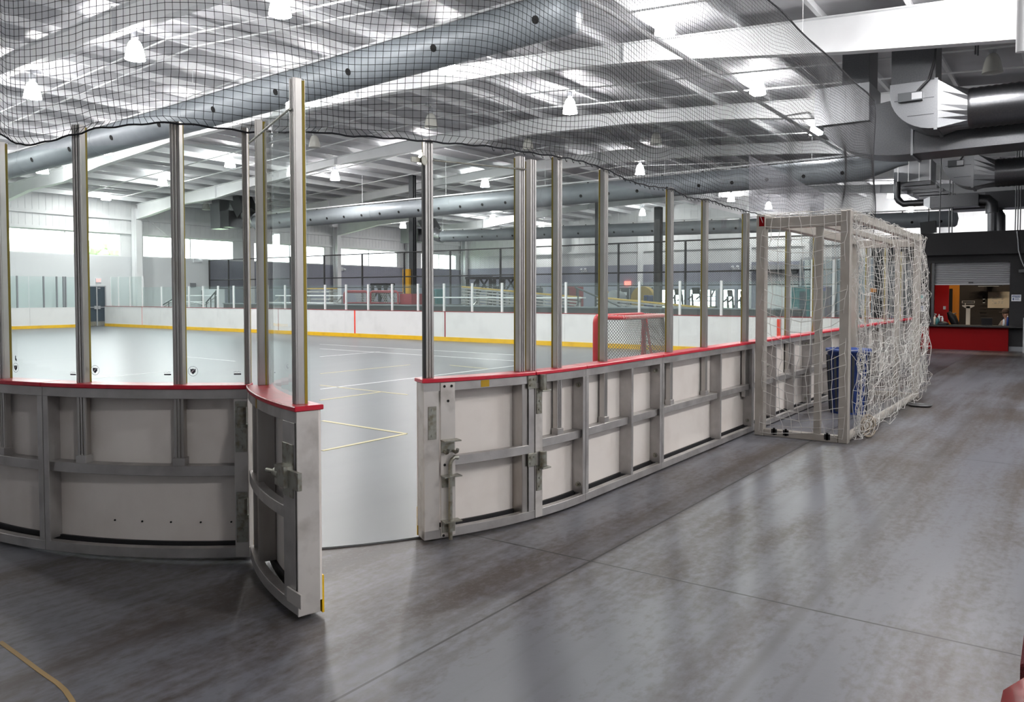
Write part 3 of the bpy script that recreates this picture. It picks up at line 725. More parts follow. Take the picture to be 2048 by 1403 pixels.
ch = [36.46] + FYS + [5.53]
for a, b in zip(ch, ch[1:]): far_pane(b, a, 1.93)
for a in (39.35, 38.6, 37.55, 36.46, 5.53, 5.01, 4.2): far_post(a, 2.46)
for a, b in ((39.35, 38.6), (38.6, 37.55), (37.55, 36.46), (5.53, 5.01), (5.01, 4.2)): far_pane(b, a, 2.44)
# end wall of the rink far left
EY = 39.6
EX = [5.0, 9.4, 13.8, 17.0, 19.6]
for i in range(4):
    a, b = EX[i], EX[i + 1]
    t = thing('dasher_board', 'white rink board at the far left end, ' + ['hidden past the left edge', 'cut by the left edge of the frame', 'left of the glass posts by the door', 'right beside the dark double door'][i], 'rink board', ((a + b) / 2, EY, 0), 'white boards along the far left end of the rink')
    MB().box((a + .003, EY, .15), (b - .003, EY + .013, .96)).obj('facing_panel', 'board', t)
    MB().box((a, EY - .012, .013), (b, EY + .012, .15)).obj('kick_plate', 'kick', t)
    MB().box((a, EY + .014, .02), (b, EY + .1, .08)).box((a, EY + .014, .86), (b, EY + .1, .955)).obj('frame', 'alu', t)
    MB().box((a, EY - .01, .96), (b, EY + .12, .98)).obj('cap_rail', 'board', t)
    for x in (16.51, 17.64, 18.22, 18.52, 18.62, 19.5, 15.1, 13.2, 11.5):
        if a <= x < b: MB().box((x - .03, EY + .03, .86), (x + .03, EY + .09, 2.44)).obj('glass_post', 'midgrey', t)
    e = sorted([x for x in (16.51, 17.64, 18.22, 18.57, 19.5, 15.1, 13.2, 11.5) if a <= x < b] + [a, b])
    for p_, q_ in zip(e, e[1:]):
        if q_ - p_ > .15: MB().box((p_ + .02, EY + .055, .98), (q_ - .02, EY + .065, 2.42)).obj('glass_pane', 'glassold', t)

# double door and exit sign in the window wall
yD = YF - .02
x0, x1, xm = aty(171, 600, yD)[0], aty(209.5, 600, yD)[0], aty(193, 600, yD)[0]; zt = aty(190, 573, yD)[2]
d = MB().box((x0 - .06, yD - .03, 0), (x0, yD + .02, zt + .05)).box((x1, yD - .03, 0), (x1 + .06, yD + .02, zt + .05)).box((x0, yD - .03, zt), (x1, yD + .02, zt + .05)).box((xm - .03, yD - .05, 0), (xm + .03, yD - .001, zt))
dr = struct('door_1', d, 'slat', label='dark blue-grey double exit door at the far left')
for k, (a, b) in enumerate(((x0 + .004, xm - .032), (xm + .032, x1 - .004))):
    lf = MB().box((a, yD - .02, .02), (b, yD + .015, zt - .003)).obj('leaf', 'darkdoor', dr)
    MB().box((a, yD - .028, .02), (b, yD - .02, .24)).obj('kick_strip', 'zinc', lf)
    MB().box((a + .03, yD - .07, .93), (b - .03, yD - .03, .97)).box((b - .12 if k == 0 else a, yD - .09, .86), (b if k == 0 else a + .12, yD - .021, 1.02)).obj('push_bar', 'slat', lf)
    MB().box((a + .02, yD - .06, zt - .10), (a + .14, yD - .021, zt - .05)).obj('closer', 'slat', lf)
p = aty(186, 560, yD); q = aty(204, 567, yD)
ex = thing('exit_sign', 'red lit exit sign above the dark double door', 'sign', ((p[0] + q[0]) / 2, yD, q[2]))
a, b = aty(190.5, 556, YF), aty(201.5, 564.5, YF)
MB().box((a[0], YF - .06, b[2]), (b[0], YF - .001, a[2])).obj('housing', 'paper', ex)
h = (a[2] - b[2]); mb = MB(); text_mesh('EXIT', h * .95, (a[0] + .02, YF - .062, b[2] + h * .16), (.56, 0, 0), (0, 0, 1), mb)
mb.obj('letters', 'exit', ex)
# wall boxes and lights on the window wall
for (px, py, m_, l, nme) in ((385, 570, 'midgrey', 'small dark wall box on the pale wall left of the fence', 'junction_box'), (391, 521, 'paper', 'small white camera high on the pale wall', 'security_camera'), (681, 538, 'paper', 'twin-head emergency light on the violet-grey wall right of a column', 'emergency_light')):
    p = aty(px, py, YF); mb = MB().box((p[0] - .16, YF - .09, p[2] - .10), (p[0] + .16, YF - .002, p[2] + .12))
    if nme != 'junction_box': mb.tube([(p[0] + .16, YF - .12, p[2]), (p[0] + .30, YF - .16, p[2] - .03)], .07, 8)
    tag(mb.obj(nme, m_, loc=(p[0], YF, p[2])), l, 'wall fitting')
for (px, py, l) in ((1169, 542, 'emergency light on the far wall left of a white column'), (1472, 537, 'emergency light on the far wall above the bright green window')):
    p = atx(px, py, XF); tag(MB().box((XF - .12, p[1] - .22, p[2] - .06), (XF - .002, p[1] + .22, p[2] + .06)).tube([(XF - .14, p[1] - .15, p[2] + .05), (XF - .2, p[1] - .18, p[2] + .16)], .09, 8).tube([(XF - .14, p[1] + .15, p[2] + .05), (XF - .2, p[1] + .18, p[2] + .16)], .09, 8).obj('emergency_light', 'paper', loc=p), l, 'light')
p = atx(1256, 567, XF); tag(MB().box((XF - .1, p[1] - .22, p[2] - .16), (XF - .002, p[1] + .22, p[2] + .16)).obj('exit_sign', 'exit', loc=p), 'small glowing red exit sign on the far wall right of the hockey goal post line', 'sign')
# white roller door with header on the far wall
p, q = atx(1517, 548, XF), atx(1596, 612, XF); t = thing('roller_door', 'white ribbed roller door on the far wall behind the netted goal', 'door', (XF, (p[1] + q[1]) / 2, 0))
mb = MB()
for k in range(26): mb.box((XF - .06, q[1], .02 + k * p[2] / 26), (XF - .02 - .02 * (k % 2), p[1], .02 + (k + 1) * p[2] / 26))
mb.obj('curtain', 'white', t); z2 = atx(1540, 530, XF)[2]
MB().box((XF - .5, q[1] - .2, p[2] + .25), (XF - .002, p[1] + .2, z2)).obj('hood', 'slat', t); MB().box((XF - .45, q[1], p[2] + .01), (XF - .002, p[1], p[2] + .24)).obj('header', 'dark', t)

# ================================================================== CHAIN-LINK FENCE behind the far side
FX = 26.7
fe = thing('chain_link_fence', 'tall black chain-link fence behind the far rink wall', 'fence', (FX, 22, 0))
FY = [40.3, 38.52, 35.93, 33.3, 30.72, 28.05, 25.32, 22.58, 19.85, 17.1, 14.3, 11.6, 8.9, 6.2]
for y in FY: MB().tube([(FX, y, 0), (FX, y, 3.53)], .045, 8).obj('fence_post', 'black', fe)
for z in (3.51, 2.40, 1.92): MB().tube([(FX, FY[0], z), (FX, FY[-1], z)], .03 if z > 2 else .022, 6).obj('fence_rail', 'black', fe)
mb = MB(); st = .085; Hh = 3.5 - 1.95; y0_, y1_ = FY[-1], FY[0]
for yy in np.arange(y0_ - Hh, y1_, st):
    for sg in (1, -1):
        # straight diagonal wire clipped to the panel
        a_, b_ = yy, yy + Hh
        za, zb_ = (1.95, 3.5) if sg > 0 else (3.5, 1.95)
        if b_ < y0_: continue
        if a_ < y0_: za = za + (zb_ - za) * (y0_ - a_) / Hh; a_ = y0_
        if b_ > y1_: zb_ = za + (zb_ - za) * (y1_ - a_) / (b_ - a_); b_ = y1_
        mb.tube([(FX + .01 * sg, a_, za), (FX + .01 * sg, b_, zb_)], .0042, 3, cap=False)
mb.obj('mesh', 'black', fe)
# dark steel posts rising past the fence
for k, (px, pyt, X) in enumerate(((826, 300, 27.5), (1044, 398, 27.5), (1198, 405, 27.5), (1316, 414, 27.5))):
    b = atx(px, 590, X); tp = atx(px, pyt, X); w_ = .12
    mb = MB().box((X - .012, b[1] - w_, 0), (X + .012, b[1] + w_, tp[2])).box((X - .13, b[1] - w_, 0), (X - .11, b[1] + w_, tp[2])).box((X + .11, b[1] - w_, 0), (X + .13, b[1] + w_, tp[2])).box((X - .11, b[1] - .01, 0), (X + .11, b[1] + .01, tp[2]))
    struct('column', mb, 'dark', label='dark steel column behind the chain-link fence')

# ================================================================== HIGH-BAY LAMPS
def lamp(px, py, z, label, on=True):
    p = _C + (_F + _Rt * (px - CX) / FPX - _U * (py - CY) / FPX) * 1.0
    d = p - _C; c = _C + d * ((z - EYE) / d[2]); zr = roof(c[1])
    t = thing('high_bay_lamp', label, 'ceiling lamp', (c[0], c[1], zr - .02), 'high bay lamps under the roof')
    x, y = c[0], c[1]
    prof = [(.06, .24), (.10, .21), (.135, .15), (.165, .05), (.19, -.07), (.205, -.17)]
    MB().lathe(prof, (x, y, z), 20).obj('reflector', 'lit' if on else 'unlit', t)
    MB().lathe([(.204, -.171), (.10, -.185), (.001, -.187)], (x, y, z), 20).obj('lens', 'lens' if on else 'unlit', t)
    MB().lathe([(.001, .42), (.07, .42), (.075, .30), (.06, .24), (.001, .24)], (x, y, z), 14).obj('ballast_housing', 'slat', t)
    MB().box((x - .20, y - .05, z + .46), (x + .20, y + .05, z + .54)).tube([(x, y, z + .42), (x, y, z + .46)], .02, 6).obj('mounting_box', 'slat', t)
    MB().tube([(x, y, z + .54), (x, y, zr - .01)], .012, 6).obj('hanger_rod', 'slat', t)
LL = [(65, 183, 6.7, 'lit lamp at the far left, just under the dark roof beam'), (270, 103, 6.8, 'lit lamp behind the net, second from the left at the top'), (560, 12, 6.9, 'lit lamp cut by the top edge, above the open gate'),
 (85, 337, 6.3, 'lit lamp in front of the white beam, between the two leftmost posts'), (212, 298, 6.6, 'lit lamp half hidden by the big grey duct, right of the second post'), (212, 392, 6.25, 'lit lamp low between the second and third posts'),
 (325, 363, 6.5, 'lit lamp just left of the third post'), (460, 325, 6.75, 'lit lamp just left of the gate hinge post'), (670, 352, 6.75, 'lit lamp seen through the gate opening'), (895, 130, 6.9, 'lit lamp peeking out below the big grey duct'),
 (1140, 214, 6.9, 'lit lamp behind the net above the closed gate'), (845, 318, 6.9, 'lit lamp touching the first post of the closed gate'), (970, 366, 6.8, 'lit lamp above the middle duct, over the closed gate'),
 (985, 435, 6.6, 'small lit lamp below the middle duct, left of the ribbed post'), (1083, 450, 6.6, 'small lit lamp between the ribbed post and the next post'), (1285, 425, 6.8, 'small lit lamp between two posts below the middle duct'),
 (1280, 340, 6.9, 'lit lamp over the middle duct, behind the netting edge'), (1330, 50, 6.9, 'lit lamp at the top, beside the sprinkler main'), (1515, 175, 6.85, 'lit lamp under the white beam, right of the sprinkler main'),
 (1632, 258, 6.85, 'lit lamp beside the shiny ribbed duct box'), (1537, 412, 6.8, 'small lit lamp above the netted goal corner post'), (1462, 396, 6.85, 'small lit lamp under the middle duct left of the netted goal'),
 (1783, 388, 6.6, 'small lit lamp beside the round vent pipe on the right'), (1820, 417, 6.25, 'small lit lamp just above the rear duct on the right'), (2001, 417, 5.95, 'small lit lamp above the black wall at the far right'), (806, 450, 5.9, 'small lit lamp against the wall column, left of the closed gate')]
for l in LL: lamp(*l)
for l in ((1056, 290, 6.8, 'unlit lamp behind the netting above the ribbed post'), (862, 243, 6.8, 'unlit lamp behind the netting above the closed gate end post'), (629, 285, 6.7, 'unlit lamp behind the netting right of the open gate post'), (1312, 279, 6.8, 'unlit lamp behind the netting above the lit one'), (1985, 130, 6.5, 'unlit dark lamp over the concourse at the top right'), (412, 413, 6.3, 'unlit lamp by the duct unit near the window wall'), (533, 390, 6.6, 'unlit lamp seen through the open gate pane')): lamp(*l, on=False)
for k, (x, y) in enumerate(((2.6, 12), (2.6, 22), (2.6, 32), (-3.2, 20), (9.5, 26.8), (9.5, 31.6), (14.4, 17), (14.4, 22.4), (14.5, 1.6), (9.5, 1.6), (9.5, 6.9), (9.4, -3.4), (4.5, 16.9), (4.4, -3.4), (14.5, -3.4), (.2, -3.4))):  # unseen lamps: some extend the grid, others added to brighten the concourse
    t = thing('high_bay_lamp', 'lit lamp added out of view, %s of those over the near end' % ordn(k), 'ceiling lamp', (x, y, roof(y) - .02), 'high bay lamps under the roof')
    z = 6.85 if abs(y - 17) < 11 else 6.45 if y > 0 else 5.6
    MB().lathe([(.06, .24), (.10, .21), (.135, .15), (.165, .05), (.19, -.07), (.205, -.17)], (x, y, z), 16).obj('reflector', 'lit', t)
    MB().lathe([(.204, -.171), (.10, -.185), (.001, -.187)], (x, y, z), 16).obj('lens', 'lens', t)
    MB().lathe([(.001, .42), (.07, .42), (.075, .30), (.06, .24), (.001, .24)], (x, y, z), 12).tube([(x, y, z + .42), (x, y, roof(y) - .01)], .015, 6).obj('ballast_housing', 'slat', t)

# ================================================================== DUCTS
def duct_run(label, x, z, y0, y1, r_, holes, endcap=None, ring=4.6, hole_r=.06, zslope=0.0):
    t = thing('air_duct', label, 'duct', (x, (y0 + y1) / 2, z), 'long perforated ducts over the rink')
    ys = np.linspace(y0, y1, 24)
    zf = lambda y: z + zslope * (y - y0)
    pts_ = [(x, y, zf(y)) for y in ys]; rs = [r_] * len(ys)
    if endcap == 'cone': pts_ = [(x, y0 - 1.25, zf(y0) + .1), (x, y0 - 1.0, zf(y0) + .08)] + pts_; rs = [.10, .12] + rs
    if endcap == 'round': pts_ = [(x, y0 - .14, z), (x, y0 - .08, z)] + pts_; rs = [.02, r_ * .8] + rs
    tb = MB().tube(pts_, rs, 28)
    for y in np.arange(y0 + ring * .5, y1, ring): tb.tube([(x, y - .03, zf(y)), (x, y + .03, zf(y))], r_ + .006, 28)
    tb.obj('tube', 'duct', t)
    for y in np.arange(y0 + .5, y1, holes):
        a = R(200); c = np.array((x + r_ * math.cos(a), y, zf(y) + r_ * math.sin(a))); n_ = np.array((math.cos(a), 0, math.sin(a)))
        MB().tube([c - n_ * .01, c + n_ * .006], hole_r, 10).obj('nozzle', 'hole', t)
    mb = MB(); mb.bar((x, y0 + .2, zf(y0) + r_ + .07), (x, y1, zf(y1) + r_ + .07), .05, .05)
    mb.obj('hanger_rail', 'steel', t)
    mb = MB()
    for y in np.arange(y0 + .6, y1, 1.5): mb.box((x - .02, y - .025, zf(y) + r_ - .02), (x + .02, y + .025, zf(y) + r_ + .06))
    mb.obj('clips', 'dark', t)
    mb = MB()
    for y in np.arange(y0 + 1.5, y1, 5.0): mb.tube([(x, y, zf(y) + r_ + .09), (x, y, roof(y) - .22)], .008, 5)
    mb.obj('hanger_rods', 'steel', t)
    return t
D1X = 12.2
a = atx(1140, 23, D1X); b = atx(240, 272, D1X); sl = (b[2] - a[2]) / (b[1] - a[1])
duct_run('big grey duct closest to the viewer, slanting across the top of the frame', D1X, a[2], a[1], 38.0, .385, 2.4, 'round', hole_r=.075, zslope=sl)
D2X = 25.7
a = atx(1725, 337, D2X); b = atx(600, 438, D2X); sl = (b[2] - a[2]) / (b[1] - a[1]); y_end2 = atx(515, 440, D2X)[1]
d2 = duct_run('middle grey duct with a cone at its right end', D2X, a[2], a[1], y_end2, .37, 1.15, 'cone', zslope=sl)
D3X = 39.2
a = atx(1910, 437, D3X); b = atx(900, 472, D3X); sl = (b[2] - a[2]) / (b[1] - a[1]); y_end3 = atx(885, 470, D3X)[1]
d3 = duct_run('rear grey duct running above the chain-link fence', D3X, a[2], a[1], y_end3, .36, 1.15, 'round', zslope=sl)
for (D, X, ye, zc, lab) in ((d2, D2X, y_end2, atx(515, 440, D2X)[2], 'middle'), (d3, D3X, y_end3, b[2], 'rear')):
    # elbow and square riser that feed the duct at its left end
    mb = MB(); arc = [(X, ye + 1.05 * math.sin(q), zc + 1.05 * (1 - math.cos(q)) ) for q in np.linspace(0, R(50), 7)]
    mb.tube(arc, .39, 16); mb.obj('elbow', 'galv', D)
    e = arc[-1]; top = (X, e[1] + .9, e[2] + 1.25)
    MB().bar(e, top, .85, .75).obj('riser', 'galvdull', D)
    MB().box((X - .6, e[1] + .75, zc - .30), (X + .5, e[1] + 1.5, zc + .55)).obj('supply_box', 'galvdull', D)
    MB().box((X - .62, e[1] + 1.5, zc - .35), (X - .02, e[1] + 2.3, zc + 1.2)).obj('damper_panel', 'galv', D)
    MB().box((X - .05, ye - .03, zc - .42), (X + .05, ye + .03, zc + .42)).tube([(X, ye, zc + .4), (X, ye, roof(ye) - .2)], .015, 6).obj('flange', 'galv', D)

# concourse ducts on the right ---------------------------------------------------
def yz_prism(mb, X0, X1, poly): return mb.prism([(X0, y, z) for y, z in poly], (X1 - X0, 0, 0))
def duct_set(X, pts_px, label_box, label_spiral, ribbed):
    g = lambda px, py: atx(px, py, X)
    return g
X = 17.2
g = lambda px, py, X=X: atx(px, py, X)
b0, b1 = g(1630, 174), g(1738, 240)
t = thing('air_duct', 'shiny galvanised box duct with a curved underside at the upper right', 'duct', (X, b1[1], b1[2]), 'galvanised ducts over the concourse')
yl, yr, zt_, zb_ = b0[1], b1[1], b0[2] - .05, b1[2]
MB().box((X, yr, zb_), (X + 1.1, yl, zt_)).obj('plenum_box', 'galv', t, .004)
mb = MB()
for k in range(1, 4):
    y = yl + (yr - yl) * k / 3.6; mb.box((X - .015, y - .012, zb_), (X, y + .012, zt_))
mb.obj('seam_ribs', 'galv', t)
r0, r1 = g(1680, 110), g(1735, 110)
MB().box((X + .2, r1[1], zt_), (X + 1.0, r0[1], roof(r0[1]) - .25)).obj('riser', 'galvdull', t, .004)
# sweeping elbow: from the box down and away to the right (-Y)
R1 = 1.05; yc, zc = yr - .55, zb_ + .05
outer = [(yl - .15, zb_)] + [(yl - .15 - (1 - math.cos(q)) * 1.55, zb_ - math.sin(q) * .74) for q in np.linspace(0, R(90), 12)]
inner = [(yr - .95 - .0, zb_ - .10), (yr - .35, zb_ + .05), (yr, zb_ + .25)]
yE = outer[-1][0]; poly = outer + [(-5.5, outer[-1][1] + .10), (-5.5, zb_ - .06), (yE - .15, zb_ - .14)] + [(yE - .15 + .35 * math.sin(q), zb_ - .14 + .5 * (1 - math.cos(q))) for q in np.linspace(R(20), R(90), 6)] + [(yr + .02, zb_ + .3)]
yz_prism(MB(), X + .1, X + 1.05, poly).obj('elbow', 'galvdull', t, .003)
mb = MB()
for y in (yE - .15, yE - 2.2): mb.box((X + .06, y - .02, outer[-1][1] - .03), (X + 1.1, y + .02, zb_ - .02))
mb.obj('flange', 'galv', t)
X2 = X - .3
def spiral_set(X, e_l, e_t, e_r, e_b, sp_y, sp_z0, sp_r, riser_l, riser_r, label):
    """square-throat elbow with actuator, transition and spiral pipe running to -Y"""
    yl, yr = e_l[1], e_r[1]; zt, zb = e_t[2], e_b[2]; w = .85
    t = thing('air_duct', label, 'duct', (X, yr, zb), 'galvanised ducts over the concourse')
    poly = [(yl, zt), (yl, zt - .18)] + [(yr + (yl - yr) * math.cos(q), zt - .18 - (zt - .18 - zb) * math.sin(q)) for q in np.linspace(.15, R(90), 10)] + [(yr, zt)]
    yz_prism(MB(), X, X + w, poly).obj('elbow', 'galv', t, .003)
    mb = MB()
    for f in (.36, .7): 
        z = zt - (zt - zb) * f; mb.box((X - .006, yr, z - .006), (X, yl - (yl - yr) * f * f * .8, z + .006))
    mb.obj('seam_ribs', 'galvdull', t)
    MB().box((X + .05, yr + .02, zt + .002), (X + w - .05, yl - .01, roof(yl) - .25)).obj('riser', 'galvdull', t, .003)
    MB().box((X - .02, yr - .03, zb - .03), (X + w + .02, yr + .03, zt + .02)).obj('flange', 'galv', t)
    zc = sp_z0; yt = yr - .5; xc = X + w / 2
    sq = [(X, yr - .03, zb), (X + w, yr - .03, zb), (X + w, yr - .03, zt - .02), (X, yr - .03, zt - .02)]
    vs = []; n = 24
    for k in range(n):
        a = 2 * math.pi * k / n; cx_, cz_ = math.cos(a), math.sin(a); m_ = max(abs(cx_), abs(cz_)); vs.append((xc + cx_ / m_ * w / 2, yr - .03, (zt + zb) / 2 - .01 + cz_ / m_ * (zt - zb - .02) / 2))
    for k in range(n):
        a = 2 * math.pi * k / n; vs.append((xc + math.cos(a) * sp_r, yt, zc + math.sin(a) * sp_r))
    MB().add(vs, [(k, (k + 1) % n, n + (k + 1) % n, n + k) for k in range(n)]).obj('transition', 'galv', t)
    pts_, rs = [], []
    for i, y in enumerate(np.arange(yt, -5.7, -.06)):
        pts_.append((xc, y, zc)); rs.append(sp_r + (.012 if i % 2 else 0))
    MB().tube(pts_, rs, 28).obj('spiral_pipe', 'galvdull', t)
    a = MB().box((X - .10, yr + (yl - yr) * .28, zt - .36), (X, yr + (yl - yr) * .80, zt - .20)); a.obj('actuator', 'dark', t)
    MB().box((X - .105, yr + (yl - yr) * .28, zt - .34), (X - .1, yr + (yl - yr) * .5, zt - .22)).obj('actuator_label', 'slat', t)
    c0 = (X - .05, yr + (yl - yr) * .4, zt - .2); MB().tube([c0, (X - .06, yr + .2, zt - .08), (X - .03, yr + .12, zt), (X - .03, yr + .03, zt + .35), (X - .03, yr + .0, roof(yr) - .3)], .022, 8).obj('cable', 'black', t)
Xs = 16.4; g = lambda px, py: atx(px, py, Xs)
spiral_set(Xs, g(1780, 170), g(1820, 165), g(1872, 200), g(1850, 258), 0, g(1950, 206)[2], .36, 0, 0, 'spiral-wound round duct with a square elbow at the upper right, nearer one')
Xs = 24.0
spiral_set(Xs, g(1885, 310), g(1900, 307), g(1945, 330), g(1930, 374), 0, g(1990, 342)[2], .36, 0, 0, 'spiral-wound round duct with a square elbow farther back on the right')
# ribbed box, ladder elbow and flat run (second row)
X = 27.4; g = lambda px, py: atx(px, py, X)
b0, b1 = g(1788, 324), g(1862, 360)
t = thing('air_duct', 'galvanised duct with a stepped ribbed elbow farther back on the right', 'duct', (X, b1[1], b1[2]), 'galvanised ducts over the concourse')
yl, yr, zt_, zb_ = b0[1], b1[1], b0[2], b1[2]
MB().box((X, yr, zb_), (X + 1.0, yl, zt_)).obj('plenum_box', 'galv', t, .003)
mb = MB()
for k in range(0, 4): y = yl + (yr - yl) * (k + .4) / 3.5; mb.box((X - .015, y - .014, zb_), (X, y + .014, zt_))
mb.obj('seam_ribs', 'white', t)
r0, r1 = g(1817, 300), g(1857, 300); MB().box((X + .1, r1[1], zt_), (X + .9, r0[1], roof(r0[1]) - .3)).obj('riser', 'galv', t)
mb = MB(); rr = [g(1795, 363), g(1840, 398)]
for k in range(7):
    f = k / 6; yA = yl - .05 - f * (yl - yr) * .95; zA = zb_ - .02 - .62 * f ** .8
    mb.box((X + .05, yA - 1.0, zA - .10), (X + .95, yA, zA + .02))
mb.obj('stepped_elbow', 'galvdull', t)
h0, h1 = g(1940, 386), g(2048, 412)
MB().box((X + .1, -5.5, h1[2]), (X + .9, yr - .55, h0[2] + .02)).obj('flat_run', 'galvdull', t)
# round vent pipe with elbows, and a rectangular run dropping into the black room
Xv = 26.5; g = lambda px, py: atx(px, py, Xv)
t = thing('vent_pipe', 'round vent pipe that bends into a flat duct above the black wall', 'duct', g(1800, 400))
p0, p1, p2 = g(1794, 364), g(1794, 398), g(1848, 405)
MB().tube([p0, p1 + (0, .0, .05), p1 + (0, -.06, -.05), (Xv, p1[1] - .18, p2[2]), p2], .10, 14).obj('pipe', 'galvdull', t)
q0, q1 = g(1862, 394), g(1958, 412); yq0, yq1 = q0[1], q1[1]
vs = [(Xv - .09, p2[1], p2[2] - .09), (Xv + .09, p2[1], p2[2] - .09), (Xv + .09, p2[1], p2[2] + .09), (Xv - .09, p2[1], p2[2] + .09), (Xv - .2, yq0, q1[2]), (Xv + .3, yq0, q1[2]), (Xv + .3, yq0, q0[2]), (Xv - .2, yq0, q0[2])]
MB().add(vs, BOXF).obj('transition', 'galv', t); MB().box((Xv - .2, yq1, q1[2]), (Xv + .3, yq0 - .002, q0[2])).obj('flat_duct', 'galvdull', t)
e0, e1 = g(1984, 425), g(1984, 462)
MB().tube([(Xv + .05, yq1 + .02, (q0[2] + q1[2]) / 2), (Xv + .05, e0[1] + .12, (q0[2] + q1[2]) / 2 - .02), (Xv + .05, e0[1] + .02, (q0[2] + q1[2]) / 2 - .12), (Xv + .05, e0[1], e0[2])], .17, 14).tube([e0 + (.05, 0, 0), (e1[0] + .05, e1[1], 3.32)], .12, 14).obj('down_pipe', 'galvdull', t)
# second drop pipe behind
Xw = 28.6; a, b = atx(2000, 432, Xw), atx(2000, 470, Xw)
tag(MB().tube([a + (0, .25, .45), a + (0, .05, .1), a, (b[0], b[1], 3.32)], .15, 12).obj('vent_pipe', 'galvdull', loc=a), 'second short vent pipe dropping behind the black wall', 'duct')
# hanger rods over the black room and the ducts
for k, (px, X) in enumerate(((1884, 26.3), (1903, 26.6), (1909, 26.4), (1949, 16.9), (1954, 17), (1825, 27.6), (2036, 26.2), (2041, 26.4), (2046, 26.6))):
    p = atx(px, 200, X); zb_ = 3.325 if k in (0, 1, 2, 6, 7, 8) else (6.0 if k in (3, 4) else 5.2)
    tag(MB().tube([(X, p[1], zb_), (X, p[1], roof(p[1]) - .22)], .016, 6).obj('hanger_rod', 'galvdull', loc=(X, p[1], zb_)), '%s thin grey hanger rod from the left over the concourse ducts' % ordn([0, 3, 4, 5, 6, 1, 7, 8, 9][k]), 'hanger rod', 'thin hanger rods')

# ================================================================== RED HOCKEY GOAL on the rink
gx0, gx1, gy = 11.56, 13.36, 6.62; gd = .48
hg = thing('hockey_goal', 'red-framed hockey goal with white mesh, standing on the rink', 'goal', ((gx0 + gx1) / 2, gy, .012))
def arc(c, r_, a0, a1, n, ax, ay): return [np.array(c) + r_ * (math.cos(a) * np.array(ax) + math.sin(a) * np.array(ay)) for a in np.linspace(a0, a1, n)]
zc_ = 1.21; fr = [(gx0, gy, .012)] + arc((gx0 + .10, gy, zc_ - .10), .10, math.pi, math.pi / 2, 6, (1, 0, 0), (0, 0, 1)) + arc((gx1 - .10, gy, zc_ - .10), .10, math.pi / 2, 0, 6, (1, 0, 0), (0, 0, 1)) + [(gx1, gy, .012)]
MB().tube(fr, .046, 12).obj('front_frame', 'goalred', hg)
top = [(gx0 + .05, gy, zc_ - .01)] + arc((gx0 + .22, gy - gd + .22, zc_ - .01), .22, math.pi, 1.5 * math.pi, 6, (1, 0, 0), (0, 1, 0)) + arc((gx1 - .22, gy - gd + .22, zc_ - .01), .22, 1.5 * math.pi, 2 * math.pi, 6, (1, 0, 0), (0, 1, 0)) + [(gx1 - .05, gy, zc_ - .01)]
MB().tube(top, .034, 10).obj('top_bar', 'goalred', hg)
bo = [(gx0, gy, .045)] + arc((gx0 + .4, gy - 1.05 + .4, .045), .4, math.pi, 1.5 * math.pi, 7, (1, 0, 0), (0, 1, 0)) + arc((gx1 - .4, gy - 1.05 + .4, .045), .4, 1.5 * math.pi, 2 * math.pi, 7, (1, 0, 0), (0, 1, 0)) + [(gx1, gy, .045)]
MB().tube(bo, .030, 10).obj('base_bar', 'white', hg)
MB().tube([((gx0 + gx1) / 2, gy - gd, zc_ - .01), ((gx0 + gx1) / 2, gy - gd - .1, .6), ((gx0 + gx1) / 2, gy - 1.05, .05)], .02, 8).obj('rear_stay', 'goalred', hg)
def resample(pl, n):
    pl = np.array(pl, float); L = np.r_[0, np.cumsum(np.linalg.norm(np.diff(pl, axis=0), axis=1))]; t = np.linspace(0, L[-1], n)
    return np.stack([np.interp(t, L, pl[:, i]) for i in range(3)], 1)
n1, n2 = 58, 22; Tt = resample(top, n1); Bb = resample(bo, n1); G = np.zeros((n1, n2, 3))
for j in range(n2):
    f = j / (n2 - 1); G[:, j] = Tt * (1 - f) + Bb * f
    G[:, j] += np.stack([0 * Tt[:, 0], .06 * math.sin(math.pi * f) * np.ones(n1), -.03 * np.sin(np.linspace(0, math.pi, n1)) * math.sin(math.pi * f)], 1)
mb = MB()
for k in range(-n2, n1):            # diamond mesh
    for sg in (1, -1):
        l = [G[k + j if sg > 0 else k + n2 - 1 - j, j] for j in range(n2) if 0 <= (k + j if sg > 0 else k + n2 - 1 - j) < n1]
        if len(l) > 1: mb.tube(l, .0055, 3, cap=False)
for k in range(1, 36):              # top panel
    x = gx0 + .05 + (gx1 - gx0 - .1) * k / 36; mb.tube([(x, gy, zc_), (x + .05, gy - gd, zc_ - .01)], .003, 3, cap=False)
for k in range(1, 7): mb.tube([(gx0 + .05, gy - gd * k / 8, zc_ - .005), (gx1 - .05, gy - gd * k / 8, zc_ - .005)], .003, 3, cap=False)
mb.obj('mesh', M.setdefault('greytwine', mat('grey_goal_mesh', (.16, .155, .15), .8)), hg)
mb = MB(); lp = resample(top, 320); lp2 = [lp[i] + .038 * np.array((0, math.cos(i * 1.1), math.sin(i * 1.1))) for i in range(320)]
mb.tube(lp2, .006, 4, cap=False); mb.obj('lacing', 'whitenet', hg)

